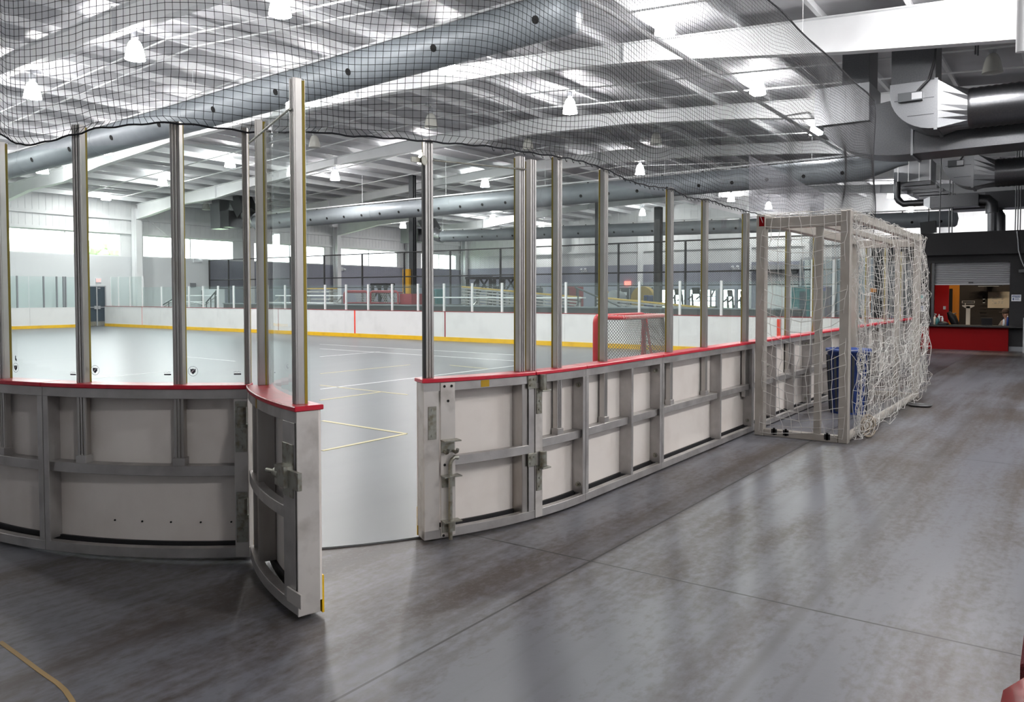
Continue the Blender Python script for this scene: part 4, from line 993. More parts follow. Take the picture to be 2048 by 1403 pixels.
# ================================================================== ALUMINIUM BOX GOAL with white net, mouth to the boards
ax0, ax1, ay0, ay1, AZ = 8.86, 13.36, 2.03, 2.93, 2.47
sg_ = thing('soccer_goal', 'aluminium box goal with a loose white net, pushed against the rink wall', 'goal', ((ax0 + ax1) / 2, (ay0 + ay1) / 2, 0))
for X in (ax0, ax1):
    MB().box((X - .055, ay1 - .05, .0), (X + .055, ay1 + .05, AZ)).obj('goal_post', 'goalalu', sg_, .006)
    MB().box((X - .05, ay0 - .05, .0), (X + .05, ay0 + .05, AZ)).obj('rear_post', 'goalalu', sg_, .006)
    MB().box((X - .04, ay0 + .05, .0), (X + .04, ay1 - .05, .075)).obj('side_base', 'goalalu', sg_, .005)
    MB().box((X - .03, ay0 + .05, AZ - .16), (X + .03, ay1 - .05, AZ - .04)).obj('side_bar', 'goalalu', sg_, .004)
    MB().box((X - .03, ay0 + .24, .075), (X + .03, ay0 + .31, AZ - .16)).obj('upright', 'goalalu', sg_, .004)
MB().box((ax0 + .05, ay1 - .05, AZ - .11), (ax1 - .05, ay1 + .05, AZ)).obj('crossbar', 'goalalu', sg_, .006)
MB().box((ax0 + .05, ay0 - .04, AZ - .09), (ax1 - .05, ay0 + .04, AZ)).obj('rear_top_bar', 'goalalu', sg_, .006)
MB().box((ax0 + .05, ay0 + .34, AZ - .12), (ax1 - .05, ay0 + .40, AZ - .05)).obj('middle_top_bar', 'goalalu', sg_, .004)
MB().tube([(ax0 + .05, ay0, .045), (ax1 + .02, ay0, .045)], .045, 12).obj('rear_base', 'goalalu', sg_)
MB().box((ax0 - .056, ay1 - .04, AZ - .13), (ax0 - .0552, ay1 + .02, AZ - .02)).obj('red_label', 'redpaint', sg_)
for k, y in enumerate((ay1 - .17, ay1 - .30, ay1 - .74)):
    MB().box((ax0 - .05, y - .03, .025), (ax0 - .0395, y + .03, .085)).box((ax0 - .05, y - .012, .02), (ax0 - .045, y + .012, .10)).obj('net_clip', 'rubber', sg_)
# net, left end: big loose cells hanging from the top bar
def hang(P0, nm, r_, m='whitenet', n=4):
    mb = MB()
    for i in range(P0.shape[0]): mb.tube(P0[i], r_, n, cap=False)
    for j in range(P0.shape[1]): mb.tube(P0[:, j], r_, n, cap=False)
    return mb.obj(nm, m, sg_)
r_ = np.random.default_rng(3)
def smooth_noise(sh, k, amp):
    a = r_.normal(size=sh)
    for _ in range(k):
        a = (a + np.roll(a, 1, 0) + np.roll(a, -1, 0) + np.roll(a, 1, 1) + np.roll(a, -1, 1)) / 5
    return a / a.std() * amp
ni, nj = 9, 22
U_, V_ = np.meshgrid(np.linspace(0, 1, ni), np.linspace(0, 1, nj), indexing='ij')
E_ = np.zeros((ni, nj, 3))
sag = .28 * np.sin(np.pi * U_) * np.sin(np.pi * V_) ** .8
E_[..., 1] = ay1 - .02 - (ay1 - ay0) * U_ + smooth_noise((ni, nj), 2, .016) + .03 * np.sin(V_ * 9 + U_ * 3) * np.sin(np.pi * U_)
E_[..., 2] = (AZ - .02) * (1 - V_) + .05 * V_ - .55 * sag + smooth_noise((ni, nj), 2, .012)
E_[..., 0] = ax0 - .07 - .10 * np.sin(np.pi * V_) * np.sin(np.pi * U_) + smooth_noise((ni, nj), 2, .02)
E_[..., 2] = np.maximum(E_[..., 2], .02)
hang(E_, 'end_net', .0030)
E2 = E_.copy(); E2[..., 0] = ax1 + .07 + (ax0 - .07 - E_[..., 0]); hang(E2, 'end_net', .0032)
# long outer side: a tall curtain with many verticals, bunched near the bottom
ni, nj = 44, 24
U_, V_ = np.meshgrid(np.linspace(0, 1, ni), np.linspace(0, 1, nj), indexing='ij')
Fn = np.zeros((ni, nj, 3))
Fn[..., 0] = ax0 - .02 + (ax1 - ax0 + .04) * U_ + smooth_noise((ni, nj), 2, .008) * (1 + 3 * np.clip(V_ - .55, 0, 1))
drop = AZ - .10 - .22 * np.clip((U_ - .55) / .45, 0, 1)
zz = AZ - drop * V_ ** 1.12
scal = .07 * np.abs(np.sin(U_ * 19)) * np.sin(np.pi * np.clip(V_, 0, 1))
Fn[..., 2] = zz - scal + smooth_noise((ni, nj), 1, .012) - .05 * np.sin(np.pi * U_ * 1.0) * np.sin(np.pi * V_)
Fn[..., 1] = ay0 - .065 - .05 * np.sin(np.pi * V_ * .9) + smooth_noise((ni, nj), 1, .012) - .06 * V_
Fn[..., 2] = np.maximum(Fn[..., 2], .03)
hang(Fn, 'side_net', .0023)
ni, nj = 30, 11                                     # the spare skirt of net piled behind it
U_, V_ = np.meshgrid(np.linspace(0, 1, ni), np.linspace(0, 1, nj), indexing='ij')
K = np.zeros((ni, nj, 3)); K[..., 0] = ax0 + .02 + (ax1 - ax0) * (U_ ** 1.0) + smooth_noise((ni, nj), 1, .05)
K[..., 2] = .98 + .25 * U_ - .10 * np.abs(np.sin(U_ * 14)) - (.88 + .10 * U_) * V_ + smooth_noise((ni, nj), 1, .03)
K[..., 1] = ay0 - .13 - .05 * V_ + smooth_noise((ni, nj), 1, .035); K[..., 2] = np.maximum(K[..., 2], .02)
hang(K, 'spare_net', .0025)
ni, nj = 8, 20                                      # bunch gathered at the near rear post
U_, V_ = np.meshgrid(np.linspace(0, 1, ni), np.linspace(0, 1, nj), indexing='ij')
Bn = np.zeros((ni, nj, 3)); Bn[..., 0] = ax0 + .04 + .20 * U_ + smooth_noise((ni, nj), 1, .03); Bn[..., 1] = ay0 - .08 - .07 * V_ + smooth_noise((ni, nj), 1, .035)
Bn[..., 2] = np.maximum(.03, (AZ - .05) * (1 - V_) + .03 + smooth_noise((ni, nj), 1, .03)); hang(Bn, 'net_bunch', .0027)
Bf = Bn.copy(); Bf[..., 0] = ax1 - .02 + .12 * U_ + smooth_noise((ni, nj), 1, .05); Bf[..., 2] = np.maximum(.25, Bn[..., 2]); hang(Bf, 'net_bunch', .0027)
ni, nj = 40, 9                                        # top of the net
U_, V_ = np.meshgrid(np.linspace(0, 1, ni), np.linspace(0, 1, nj), indexing='ij')
T_ = np.zeros((ni, nj, 3)); T_[..., 0] = ax0 + (ax1 - ax0) * U_; T_[..., 1] = ay1 - (ay1 - ay0 + .04) * V_
T_[..., 2] = AZ + .012 - .05 * np.sin(np.pi * V_) * np.abs(np.sin(U_ * 20)) + smooth_noise((ni, nj), 1, .008); hang(T_, 'top_net', .003)
# coil of rope at the foot
mb = MB()
for k in range(9):
    c = np.array((ax0 + .55 + r_.uniform(-.06, .06), ay0 - .14 + r_.uniform(-.03, .03), .13 + r_.uniform(-.04, .04))); q = r_.uniform(.06, .11); t1 = r_.uniform(0, 6.28)
    mb.tube([c + q * (math.cos(a) * np.array((.8, -.5, .1)) + math.sin(a) * np.array((.1, .1, .9))) for a in np.linspace(0, 5.8, 18)], .008, 4, cap=False)
tag(mb.obj('rope_coil', M.setdefault('hemp', mat('grey_hemp', (.33, .28, .22), .9)), loc=(ax0 + .55, ay0 - .14, .02)), 'coil of grey rope at the foot of the netted goal', 'rope')
p = atz(1840, 812); tag(MB().lathe([(.14, .012), (.155, .02), (.16, .028), (.15, .028), (.14, .018), (.001, .016)], (p[0], p[1], 0), 24).lathe([(.001, .004), (.14, .004), (.155, .02)], (p[0], p[1], 0), 24).obj('floor_ring', 'galv', loc=(p[0], p[1], 0)), 'small shiny metal ring lying on the concourse floor beyond the goal', 'ring')
# blue bin and pale tub behind the side net
bx = thing('trash_bin', 'dark blue ribbed bin seen through the white goal net', 'bin', (13.0, 2.55, 0)) if False else None
def bin_(x, y, r0, r1, h, m, lab):
    t = thing('trash_bin', lab, 'bin', (x, y, 0))
    n = 28; vs = []; mb = MB()
    mb.lathe([(r0, .0), (r0 + (r1 - r0) * .95, h * .95), (r1 + .02, h * .95), (r1 + .02, h), (r1 - .02, h), (r0 - .02, .05), (.001, .05)], (x, y, .001), n).obj('body', m, t)
    rb = MB()
    for k in range(14):
        a = 2 * math.pi * k / 14; rb.bar((x + r0 * math.cos(a), y + r0 * math.sin(a), .03), (x + (r1 - .005) * math.cos(a), y + (r1 - .005) * math.sin(a), h * .9), .03, .02)
    rb.obj('ribs', 'dark' if m == 'blue' else m, t)
p = atz(1750, 806); bin_(11.2, 1.62 + .9, .22, .27, .86, 'blue', 'dark blue ribbed bin behind the white goal net')

# ================================================================== BLACK PAVILION with the red counter
KX = 26.0; KY0, KY1, KZ = -3.0, 5.15, 3.34
oy0, oy1, oz0, oz1 = 1.60, 3.60, .70, 2.50
mb = MB(); T = .2
mb.box((KX, KY0, 0), (KX + T, oy0, KZ)).box((KX, oy1, 0), (KX + T, KY1, KZ)).box((KX, oy0, oz1), (KX + T, oy1, KZ)).box((KX, oy0, 0), (KX + T, oy1, oz0 - .06))
struct('wall_pavilion_front', mb, 'blackwall')
struct('trim_pavilion_fascia', MB().box((KX - .22, KY0, 2.72), (KX - .001, KY1 + .05, KZ + .02)), 'blackwall')
struct('wall_pavilion_side', MB().box((KX + T, KY1 - .2, 0), (KX + 5, KY1, KZ)).box((KX + T, KY0, 0), (KX + 5, KY0 + .2, KZ)), 'blackwall')
struct('ceiling_pavilion', MB().box((KX + .01, KY0 + .01, KZ - .1), (KX + 5.1, KY1 - .01, KZ - .01)), 'brownwall')
BXk = KX + 3.4
struct('wall_pavilion_back', MB().box((BXk, KY0 + .2, 0), (BXk + .15, KY1 - .2, KZ - .1)), 'brownwall')
ct = thing('counter', 'long black-topped service counter with a deep red front', 'counter', (KX, 2.6, 0))
MB().box((KX - .34, 1.25, .66), (KX - .004, 4.0, .705)).box((KX - .004, oy0 + .004, .66), (KX + .45, oy1 - .004, .705)).obj('countertop', 'black', ct, .006)
MB().box((KX - .16, oy0 - .0, .0), (KX - .001, 3.80, .655)).obj('front_panel', 'redpaint', ct)
MB().box((KX - .10, 3.82, .0), (KX - .001, 3.98, .655)).obj('end_panel', 'blackwall', ct)
struct('baseboard_pavilion', MB().box((KX - .02, KY0, 0), (KX - .001, oy0 - .01, .13)), 'midgrey')
struct('wall_right_return', MB().box((KX - 1.2, .95, 0), (KX - .03, 1.22, 2.6)), 'blackwall') if False else None
struct('trim_door_jamb', MB().box((KX - .5, 1.16, 0), (KX - .4, 1.235, .95)), 'slat', label='pale door edge at the far right of the black wall')
rs = thing('roller_shutter', 'grey slatted roller shutter half lowered over the counter', 'shutter', (KX + .12, 2.6, 1.9))
mb = MB().box((KX + .13, oy0 - .02, 1.9), (KX + .14, oy1 - .03, 2.52))
for k in range(12):
    z = 1.905 + k * .0515; mb.prism([(KX + .13, oy0 - .02, z), (KX + .13, oy0 - .02, z + .046), (KX + .117, oy0 - .02, z + .040), (KX + .100, oy0 - .02, z + .023), (KX + .117, oy0 - .02, z + .006)], (0, oy1 - oy0 - .01, 0))
mb.obj('curtain', 'slat', rs); MB().box((KX + .09, oy0 - .01, 1.86), (KX + .125, oy1 - .02, 1.90)).obj('bottom_bar', 'slat', rs)
MB().box((KX + .075, 2.50, 1.905), (KX + .0895, 2.62, 1.94)).obj('lock', 'black', rs)
MB().box((KX + .03, oy1 - .10, .71), (KX + .16, oy1 - .03, 2.5)).obj('guide_rail', 'galvdull', rs)
g = lambda px, py, X=BXk: atx(px, py, X)
# interior: red door, orange door, switch plate, whiteboard, screen
def panel(nm, px0, px1, py0, py1, X, th, m, lab, cat, z0=None):
    a, b = atx(px0, py0, X), atx(px1, py1, X); t = MB().box((X - th, b[1], b[2] if z0 is None else z0), (X - .002, a[1], a[2])).obj(nm, m, loc=(X, (a[1] + b[1]) / 2, 0)); return tag(t, lab, cat), a, b
d1, a, b = panel('swing_door', 1866.5, 1897, 540, 650, KX + 1.9, .05, 'reddoor', 'bright red door standing open behind the counter', 'door', .01)
MB().box((KX + 1.82, atx(1892, 615, KX + 1.9)[1], 1.12), (KX + 1.848, atx(1887, 615, KX + 1.9)[1], 1.22)).obj('notice', 'paper', d1)
d2_, a, b = panel('swing_door', 1897.5, 1918, 569, 650, BXk, .05, 'wood', 'orange wooden door with a dark narrow window behind the counter', 'door', .01)
q, w_ = g(1899, 577), g(1905, 626); MB().box((BXk - .056, w_[1], w_[2]), (BXk - .0505, q[1], q[2])).obj('door_window', 'black', d2_)
q = g(1912, 626); MB().tube([(BXk - .05, q[1], q[2]), (BXk - .11, q[1], q[2]), (BXk - .11, q[1] + .10, q[2] - .02)], .018, 8).obj('door_handle', 'galv', d2_)
wb, a, b = panel('whiteboard', 1976, 2020, 583, 616, BXk, .03, 'cream', 'whiteboard with faint writing on the brown back wall', 'board')
mb = MB(); rr_ = random.Random(5)
for k in range(22):
    y = a[1] - .12 - rr_.random() * (a[1] - b[1] - .35); z = a[2] - .08 - rr_.random() * (a[2] - b[2] - .2)
    mb.box((BXk - .032, y - rr_.uniform(.02, .07), z), (BXk - .0305, y, z + .012))
mb.obj('scribbles', 'slat', wb)
panel('light_switch', 1966, 1970, 593, 606, BXk, .02, 'paper', 'white switch plate left of the whiteboard', 'switch')
mb = MB()
for k in range(8): mb.box((BXk - .02, g(1974, 600)[1], .9 + k * .11), (BXk - .0015, g(1960, 600)[1], .98 + k * .11))
tag(mb.obj('slat_panel', 'brownwall', loc=(BXk, g(1967, 600)[1], 1)), 'dark slatted wall panel behind the white switch plate', 'panel')
tv, a, b = panel('wall_screen', 1950, 2006, 567, 572, BXk - .3, .12, 'black', 'flat dark screen tilted under the ceiling behind the counter', 'screen')
MB().box((BXk - .425, b[1] + .1, b[2] - .004), (BXk - .3205, a[1] - .1, b[2] + .006)).obj('lit_edge', 'paper', tv)
MB().box((BXk - .30, (a[1] + b[1]) / 2 - .1, b[2]), (BXk - .002, (a[1] + b[1]) / 2 + .1, a[2])).obj('bracket', 'black', tv)
# medical beam scale
sc_y = atx(1936, 640, KX + 1.2)[1]; Xq = KX + 1.2; z_t = atx(1936, 607, Xq)[2]; z_h = atx(1936, 612, Xq)[2]
s_ = thing('beam_scale', 'cream upright beam scale behind the counter', 'scale', (Xq, sc_y, 0))
MB().box((Xq - .25, sc_y - .18, .0), (Xq + .15, sc_y + .18, .07)).obj('platform', 'black', s_)
MB().box((Xq - .03, sc_y - .055, .07), (Xq + .03, sc_y + .055, z_h)).obj('column', 'cream', s_)
MB().prism([(Xq - .03, sc_y - .06, z_h - .06), (Xq - .03, sc_y + .06, z_h - .06), (Xq - .03, sc_y + .16, z_h), (Xq - .03, sc_y + .16, z_h + .035), (Xq - .03, sc_y - .16, z_h + .035), (Xq - .03, sc_y - .16, z_h)], (.06, 0, 0)).obj('head', 'cream', s_)
zt_ = z_h + .09; mb = MB().box((Xq - .02, sc_y - .17, zt_), (Xq + .02, sc_y + .17, zt_ + .012)).box((Xq - .02, sc_y - .17, zt_ + .06), (Xq + .02, sc_y + .17, zt_ + .072)).box((Xq - .02, sc_y - .17, zt_), (Xq + .02, sc_y - .155, zt_ + .07)).box((Xq - .02, sc_y + .155, zt_), (Xq + .02, sc_y + .17, zt_ + .07)).box((Xq - .02, sc_y + .07, z_h + .03), (Xq + .02, sc_y + .09, zt_))
mb.obj('beam', 'cream', s_); MB().box((Xq - .03, sc_y - .08, zt_ + .02), (Xq + .03, sc_y + .03, zt_ + .05)).obj('poise', 'black', s_)
# things on the counter
def bottle(px, X, r_, h, m, mc, lab, nm='bottle', cat='bottle', pump=False):
    y = atx(px, 640, X)[1]; z = .706; t = thing(nm, lab, cat, (X, y, z), 'bottles on the counter')
    MB().lathe([(.001, 0), (r_, 0), (r_, h * .72), (r_ * .85, h * .80), (r_ * .35, h * .85), (r_ * .35, h * .90), (.001, h * .90)], (X, y, z), 14).obj('body', m, t)
    c = MB().lathe([(r_ * .4, h * .88), (r_ * .4, h), (.001, h)], (X, y, z), 10)
    if pump: c.bar((X, y, z + h * .98), (X - .0, y + .07, z + h * .99), .025, .025)
    c.obj('cap', mc, t)
bottle(1864, KX + .12, .06, .26, 'blue', 'black', 'dark blue bottle at the left end of the counter')
bottle(1869.5, KX + .06, .035, .27, 'cream', 'white', 'slim cream bottle second from the left on the counter')
bottle(1871.5, KX + .22, .05, .31, 'redpaint', 'paper', 'red and white spray bottle near the left end of the counter', pump=True)
bottle(1875, KX + .02, .05, .22, 'teal', 'black', 'dark teal bottle fourth from the left on the counter')
bottle(1878, KX + .14, .035, .30, 'paper', 'paper', 'tall white bottle beside the red door on the counter')
bottle(1885, KX + .10, .03, .24, 'paper', 'paper', 'small white pump bottle in front of the red door', pump=True)
bottle(2008, KX + .12, .035, .21, 'paper', 'blue', 'white and blue bottle beside the person at the counter')
bottle(2015.5, KX + .08, .035, .28, 'blue', 'paper', 'tall blue bottle at the right end of the counter')
y = atx(1886, 645, KX + .05)[1]; tag(MB().lathe([(.001, 0), (.16, .0), (.15, .05), (.07, .09), (.001, .095)], (KX + .05, y, .706), 14).obj('glove_pile', 'black', loc=(KX + .05, y, .706)), 'low dark bundle on the counter between bottles and orange door', 'bundle')
y0_, y1_ = atx(1963, 640, KX + .15)[1], atx(1985, 640, KX + .15)[1]
lp = thing('laptop', 'open black laptop on the counter seen from behind', 'laptop', (KX + .15, (y0_ + y1_) / 2, .706))
MB().box((KX + .12, y1_, .706), (KX + .40, y0_, .722)).obj('base', 'black', lp); MB().bar((KX + .12, (y0_ + y1_) / 2, .722), (KX + .06, (y0_ + y1_) / 2, .92), y0_ - y1_, .012, up=(1, 0, 0)).obj('lid', 'black', lp)
# black chair behind the counter
cx_, cy_ = KX + .75, atx(1904, 640, KX + .75)[1]
oc = thing('office_chair', 'black office chair behind the counter in front of the orange door', 'chair', (cx_, cy_, 0))
MB().lathe([(.001, .44), (.22, .44), (.24, .48), (.22, .52), (.001, .53)], (cx_, cy_, 0), 16).obj('seat', 'black', oc)
MB().tube([(cx_ + .2, cy_ - .08, .5), (cx_ + .24, cy_ - .06, .7), (cx_ + .2, cy_ + .02, .9), (cx_ + .16, cy_ + .12, 1.06)], [.03, .11, .12, .05], 10).obj('backrest', 'black', oc)
MB().tube([(cx_, cy_, .08), (cx_, cy_, .44)], .03, 8).obj('column', 'black', oc)
mb = MB()
for k in range(5): a = k * 1.2566; mb.bar((cx_, cy_, .09), (cx_ + .27 * math.cos(a), cy_ + .27 * math.sin(a), .05), .04, .03); mb.lathe([(.001, 0), (.03, .0), (.03, .05), (.001, .05)], (cx_ + .27 * math.cos(a), cy_ + .27 * math.sin(a), 0), 8)
mb.obj('base', 'black', oc)
# person: seated behind the counter, cap on, looking down to the left
px_, py_ = KX + .75, atx(2016.5, 640, KX + .75)[1]
zs = atx(2016, 640, KX + .75)[2]
def skin_body(nm, verts, edges, radii, m, parent):
    me = bpy.data.meshes.new(nm); off = np.array(parent['_w']); me.from_pydata([tuple(np.array(v) - off) for v in verts], edges, []); o = bpy.data.objects.new(nm, me); COL.objects.link(o); o.parent = parent; o['_w'] = [float(c) for c in off]
    o.modifiers.new('skin', 'SKIN'); sd = o.modifiers.new('sub', 'SUBSURF'); sd.levels = 1; sd.render_levels = 2
    me.skin_vertices[0].data[0].use_root = True
    for v, r in zip(me.skin_vertices[0].data, radii): v.radius = (r, r) if isinstance(r, (int, float)) else r
    me.materials.append(M[m]); return o
hz = atx(2013, 632, px_)[2]            # chin height region
pe = thing('person', 'person in a brown cap seated behind the counter, looking down, at the right', 'person', (px_, py_, 0))
P_ = np.array((px_, py_, 0)); fw = np.array((-.6, .8, 0)); sd = np.array((.8, .6, 0)); up = np.array((0, 0, 1.0))
q = lambda f, s, z: P_ + fw * f + sd * s + up * z
hz0 = hz
V_ = [q(0, 0, hz0 - .62), q(.02, 0, hz0 - .38), q(.03, 0, hz0 - .16), q(.05, 0, hz0 - .06), q(.07, 0, hz0 + .02), q(.08, 0, hz0 + .10),
      q(.03, .19, hz0 - .17), q(.14, .24, hz0 - .40), q(.36, .12, hz0 - .46), q(.44, .08, hz0 - .46), q(.03, -.19, hz0 - .17), q(.14, -.24, hz0 - .40), q(.36, -.10, hz0 - .46), q(.44, -.07, hz0 - .46),
      q(.2, .10, hz0 - .64), q(.44, .11, hz0 - .62), q(.44, .11, hz0 - 1.02), q(.2, -.10, hz0 - .64), q(.44, -.11, hz0 - .62), q(.44, -.11, hz0 - 1.02)]
zmin = min(v[2] for v in V_); 
E_ = [(0, 1), (1, 2), (2, 3), (3, 4), (4, 5), (2, 6), (6, 7), (7, 8), (8, 9), (2, 10), (10, 11), (11, 12), (12, 13), (0, 14), (14, 15), (15, 16), (0, 17), (17, 18), (18, 19)]
rad = [.15, .14, .13, .05, .085, .09, .06, .048, .036, .035, .06, .048, .036, .035, .09, .07, .05, .09, .07, .05]
skin_body('body', V_, E_, rad, 'skin', pe)
VT = [q(0, 0, hz0 - .62), q(.02, 0, hz0 - .38), q(.03, 0, hz0 - .17), q(.03, .18, hz0 - .175), q(.13, .235, hz0 - .38), q(.03, -.18, hz0 - .175), q(.13, -.235, hz0 - .38)]
skin_body('shirt', VT, [(0, 1), (1, 2), (2, 3), (3, 4), (2, 5), (5, 6)], [.17, .16, .145, .075, .062, .075, .062], 'cloth', pe)
cp = MB(); hc = q(.075, 0, hz0 + .11); cp.lathe([(.098, 0), (.10, .03), (.09, .075), (.05, .105), (.001, .115)], hc, 16)
cp.prism([hc + fw * .06 + sd * .085, hc + fw * .17 + sd * .05, hc + fw * .19, hc + fw * .17 - sd * .05, hc + fw * .06 - sd * .085], (0, 0, .012)).obj('cap', M.setdefault('capbrown', mat('brown_cap', (.10, .06, .04), .8)), pe)
fc = MB(); hq = q(.07, 0, hz0 + .05); fc.lathe([(.001, -.018), (.018, -.004), (.012, .02), (.001, .03)], hq + fw * .09, 8)
for s2 in (.035, -.035): fc.lathe([(.001, -.009), (.010, 0), (.001, .009)], hq + fw * .082 + sd * s2 + up * .03, 8)
for s2 in (.088, -.088): fc.lathe([(.001, -.03), (.016, 0), (.001, .03)], hq + sd * s2, 8)
fc.bar(hq + fw * .085 + sd * .025 - up * .04, hq + fw * .085 - sd * .025 - up * .04, .008, .01); fc.obj('face', 'skin', pe)
for s2 in (.08, -.07):
    for k in range(5):
        f0 = .46 if k < 4 else .44; o_ = (k - 1.5) * .019 if k < 4 else (-.045 if s2 > 0 else .045)
        hb = q(f0, s2 + o_, hz0 - .465); MB().tube([hb, hb + fw * (.04 if k < 4 else .025), hb + fw * (.07 if k < 4 else .04) - up * .02], [.010, .009, .007], 6).obj('finger', 'skin', pe)
sw = MB().lathe([(.001, hz0 - .80), (.2, hz0 - .80), (.22, hz0 - .77), (.001, hz0 - .76)], (px_, py_, 0), 14).tube([(px_, py_, 0), (px_, py_, hz0 - .8)], .04, 8).lathe([(.001, 0), (.22, 0), (.22, .02), (.001, .03)], (px_, py_, 0), 14)
tag(sw.obj('stool', 'black', loc=(px_, py_, 0)), 'black stool under the person behind the counter', 'stool')
# hidden-in-view counter support equipment: a light inside the room
lf = thing('ceiling_light', 'warm strip light inside the counter room', 'light', (KX + 1.6, 2.4, KZ - .11)); MB().box((KX + 1.5, 1.4, KZ - .16), (KX + 1.7, 3.4, KZ - .13)).obj('tube', 'tube', lf); MB().box((KX + 1.45, 1.35, KZ - .13), (KX + 1.75, 3.45, KZ - .101)).obj('housing', 'white', lf)
# signs on the black wall
def sign(px0, px1, py0, py1, lab, rows):
    a, b = atx(px0, py0, KX - .004), atx(px1, py1, KX - .004); h = a[2] - b[2]; w_ = a[1] - b[1]
    t = thing('notice_sign', lab, 'sign', (KX, (a[1] + b[1]) / 2, b[2])); MB().box((KX - .008, b[1], b[2]), (KX - .0015, a[1], a[2])).obj('panel', 'paper', t)
    MB().box((KX - .0095, b[1] + w_ * .07, a[2] - h * .40), (KX - .0082, a[1] - w_ * .07, a[2] - h * .10)).obj('header', 'blueink', t)
    mb = MB(); text_mesh('NOTICE', h * .30, (KX - .0108, a[1] - w_ * .13, a[2] - h * .36), (0, -.98 * w_ / (h * .30 * 4.6), 0), (0, 0, 1), mb); mb.obj('header_text', 'paper', t)
    mb = MB()
    for k in range(rows):
        z = a[2] - h * (.52 + .15 * k); mb.box((KX - .0095, b[1] + w_ * (.12 + .1 * (k % 2)), z), (KX - .0082, b[1] + w_ * .66, z + h * .07))
    mb.obj('small_text', 'blueink', t); MB().lathe([(.001, 0), (h * .12, 0)], (0, 0, 0), 12) ; MB().box((KX - .0095, a[1] - w_ * .28, a[2] - h * .85), (KX - .0082, a[1] - w_ * .12, a[2] - h * .5)).obj('pictogram', 'blueink', t)
sign(2023, 2042, 589, 602, 'white notice sign on the black wall right of the counter opening', 3)
sign(1832, 1850, 611, 623, 'white notice sign on the black wall beside the goal net, left of the counter', 3)
a, b = atx(1832, 588, KX - .004), atx(1850, 606, KX - .004)
po = tag(MB().prism([(KX - .012, a[1], a[2]), (KX - .012, b[1] + .03, a[2]), (KX - .012, b[1], b[2] + .05), (KX - .012, a[1] - .05, b[2])], (.009, 0, 0)).obj('poster', 'slat', loc=(KX, (a[1] + b[1]) / 2, b[2])), 'tilted grey poster with a teal corner above the left notice sign', 'poster')
MB().box((KX - .0145, b[1] + .03, a[2] - .12), (KX - .0125, b[1] + .18, a[2] - .03)).obj('teal_patch', M.setdefault('tealink', mat('teal_print', (.02, .30, .30), .5)), po)
# grey cable down the black wall and a small camera
cb_ = [atx(px, py, KX - .25) for px, py in ((2034, 462), (2036, 480), (2037, 500), (2042, 518), (2047, 530), (2052, 538))]
tag(MB().tube(cb_, .014, 6).obj('cable', 'slat', loc=cb_[0]), 'loose grey cable hanging down the black wall at the far right', 'cable')
p = atx(2047, 541, KX - .1); tag(MB().tube([(KX - .002, p[1], p[2]), (KX - .1, p[1], p[2])], .025, 8).bar((KX - .08, p[1] + .1, p[2] - .01), (KX - .16, p[1] - .12, p[2]), .08, .08).obj('security_camera', 'dark', loc=p), 'small dark camera on the black wall at the right edge', 'camera')
# dark speaker hung under the rear duct
p = atx(1857, 456, 38.0); tag(MB().bar((38, p[1] + .3, p[2]), (38, p[1] - .3, p[2] + .05), .3, .5).tube([(38, p[1], p[2] + .2), (38, p[1], roof(p[1]) - .002)], .02, 6).obj('speaker', 'dark', loc=p), 'small dark box speaker hanging below the rear duct above the black wall', 'speaker')

# ---------------- glazed corner beyond the goal
GXk = 26.2
gz = thing('glazed_partition', 'grey-framed glass partition seen through the goal net', 'partition', (GXk, 6.5, 0))
ys = [5.2, 5.75, 6.3, 6.85, 7.4]
MB().box((GXk - .03, 5.2, 0), (GXk + .03, 7.4, .95)).obj('lower_panel', 'midgrey', gz)
for y in ys: MB().box((GXk - .03, y - .03, .95), (GXk + .03, y + .03, 2.7)).obj('mullion', 'slat', gz)
for a, b in zip(ys, ys[1:]): MB().box((GXk - .006, a + .031, .96), (GXk + .006, b - .031, 2.69)).obj('glass_pane', 'glassold', gz)
MB().box((GXk - .03, 5.2, 2.7), (GXk + .03, 7.4, 2.78)).obj('head_rail', 'slat', gz)
a, b = atx(1733, 576, 25.6), atx(1752, 632, 25.6)
ws = thing('orange_reflection', 'orange door-frame reflection built as a solid frame, seen through the goal net', 'reflection', (25.6, (a[1] + b[1]) / 2, 0))  # solid orange frame stands in for a reflected door frame
MB().box((25.57, a[1] - .12, .10), (25.63, a[1], a[2] - .12)).obj('upright', 'wood', ws); MB().box((25.57, b[1], a[2] - .12), (25.63, a[1], a[2])).obj('top_rail', 'wood', ws); MB().box((25.4, b[1] + .08, .0), (25.8, a[1], .10)).obj('foot', 'wood', ws)
# grey sheet hung on the black wall left of the counter
mb = MB(); a, b = atx(1768, 525, KX - .05), atx(1822, 640, KX - .05); n = 26
vs = []
for i in range(n + 1):
    y = a[1] + (b[1] - a[1]) * i / n; dx = .03 * math.sin(i * 1.5); vs += [(KX - .06 + dx, y, a[2]), (KX - .06 + dx, y, .35)]
mb.add(vs, [(2 * i, 2 * i + 1, 2 * i + 3, 2 * i + 2) for i in range(n)]); mb.add([(v[0] + .012, v[1], v[2]) for v in vs], [(2 * i, 2 * i + 2, 2 * i + 3, 2 * i + 1) for i in range(n)])
cu = tag(mb.obj('curtain', 'midgrey', loc=(KX - .05, (a[1] + b[1]) / 2, .3)), 'grey curtain on the black wall behind the goal net', 'curtain')
MB().tube([(KX - .06, a[1] + .1, a[2] + .02), (KX - .06, b[1] - .1, a[2] + .02)], .02, 8).box((KX - .06, a[1], a[2]), (KX - .002, a[1] + .03, a[2] + .04)).box((KX - .06, b[1], a[2]), (KX - .002, b[1] + .03, a[2] + .04)).obj('curtain_rod', 'galv', cu)

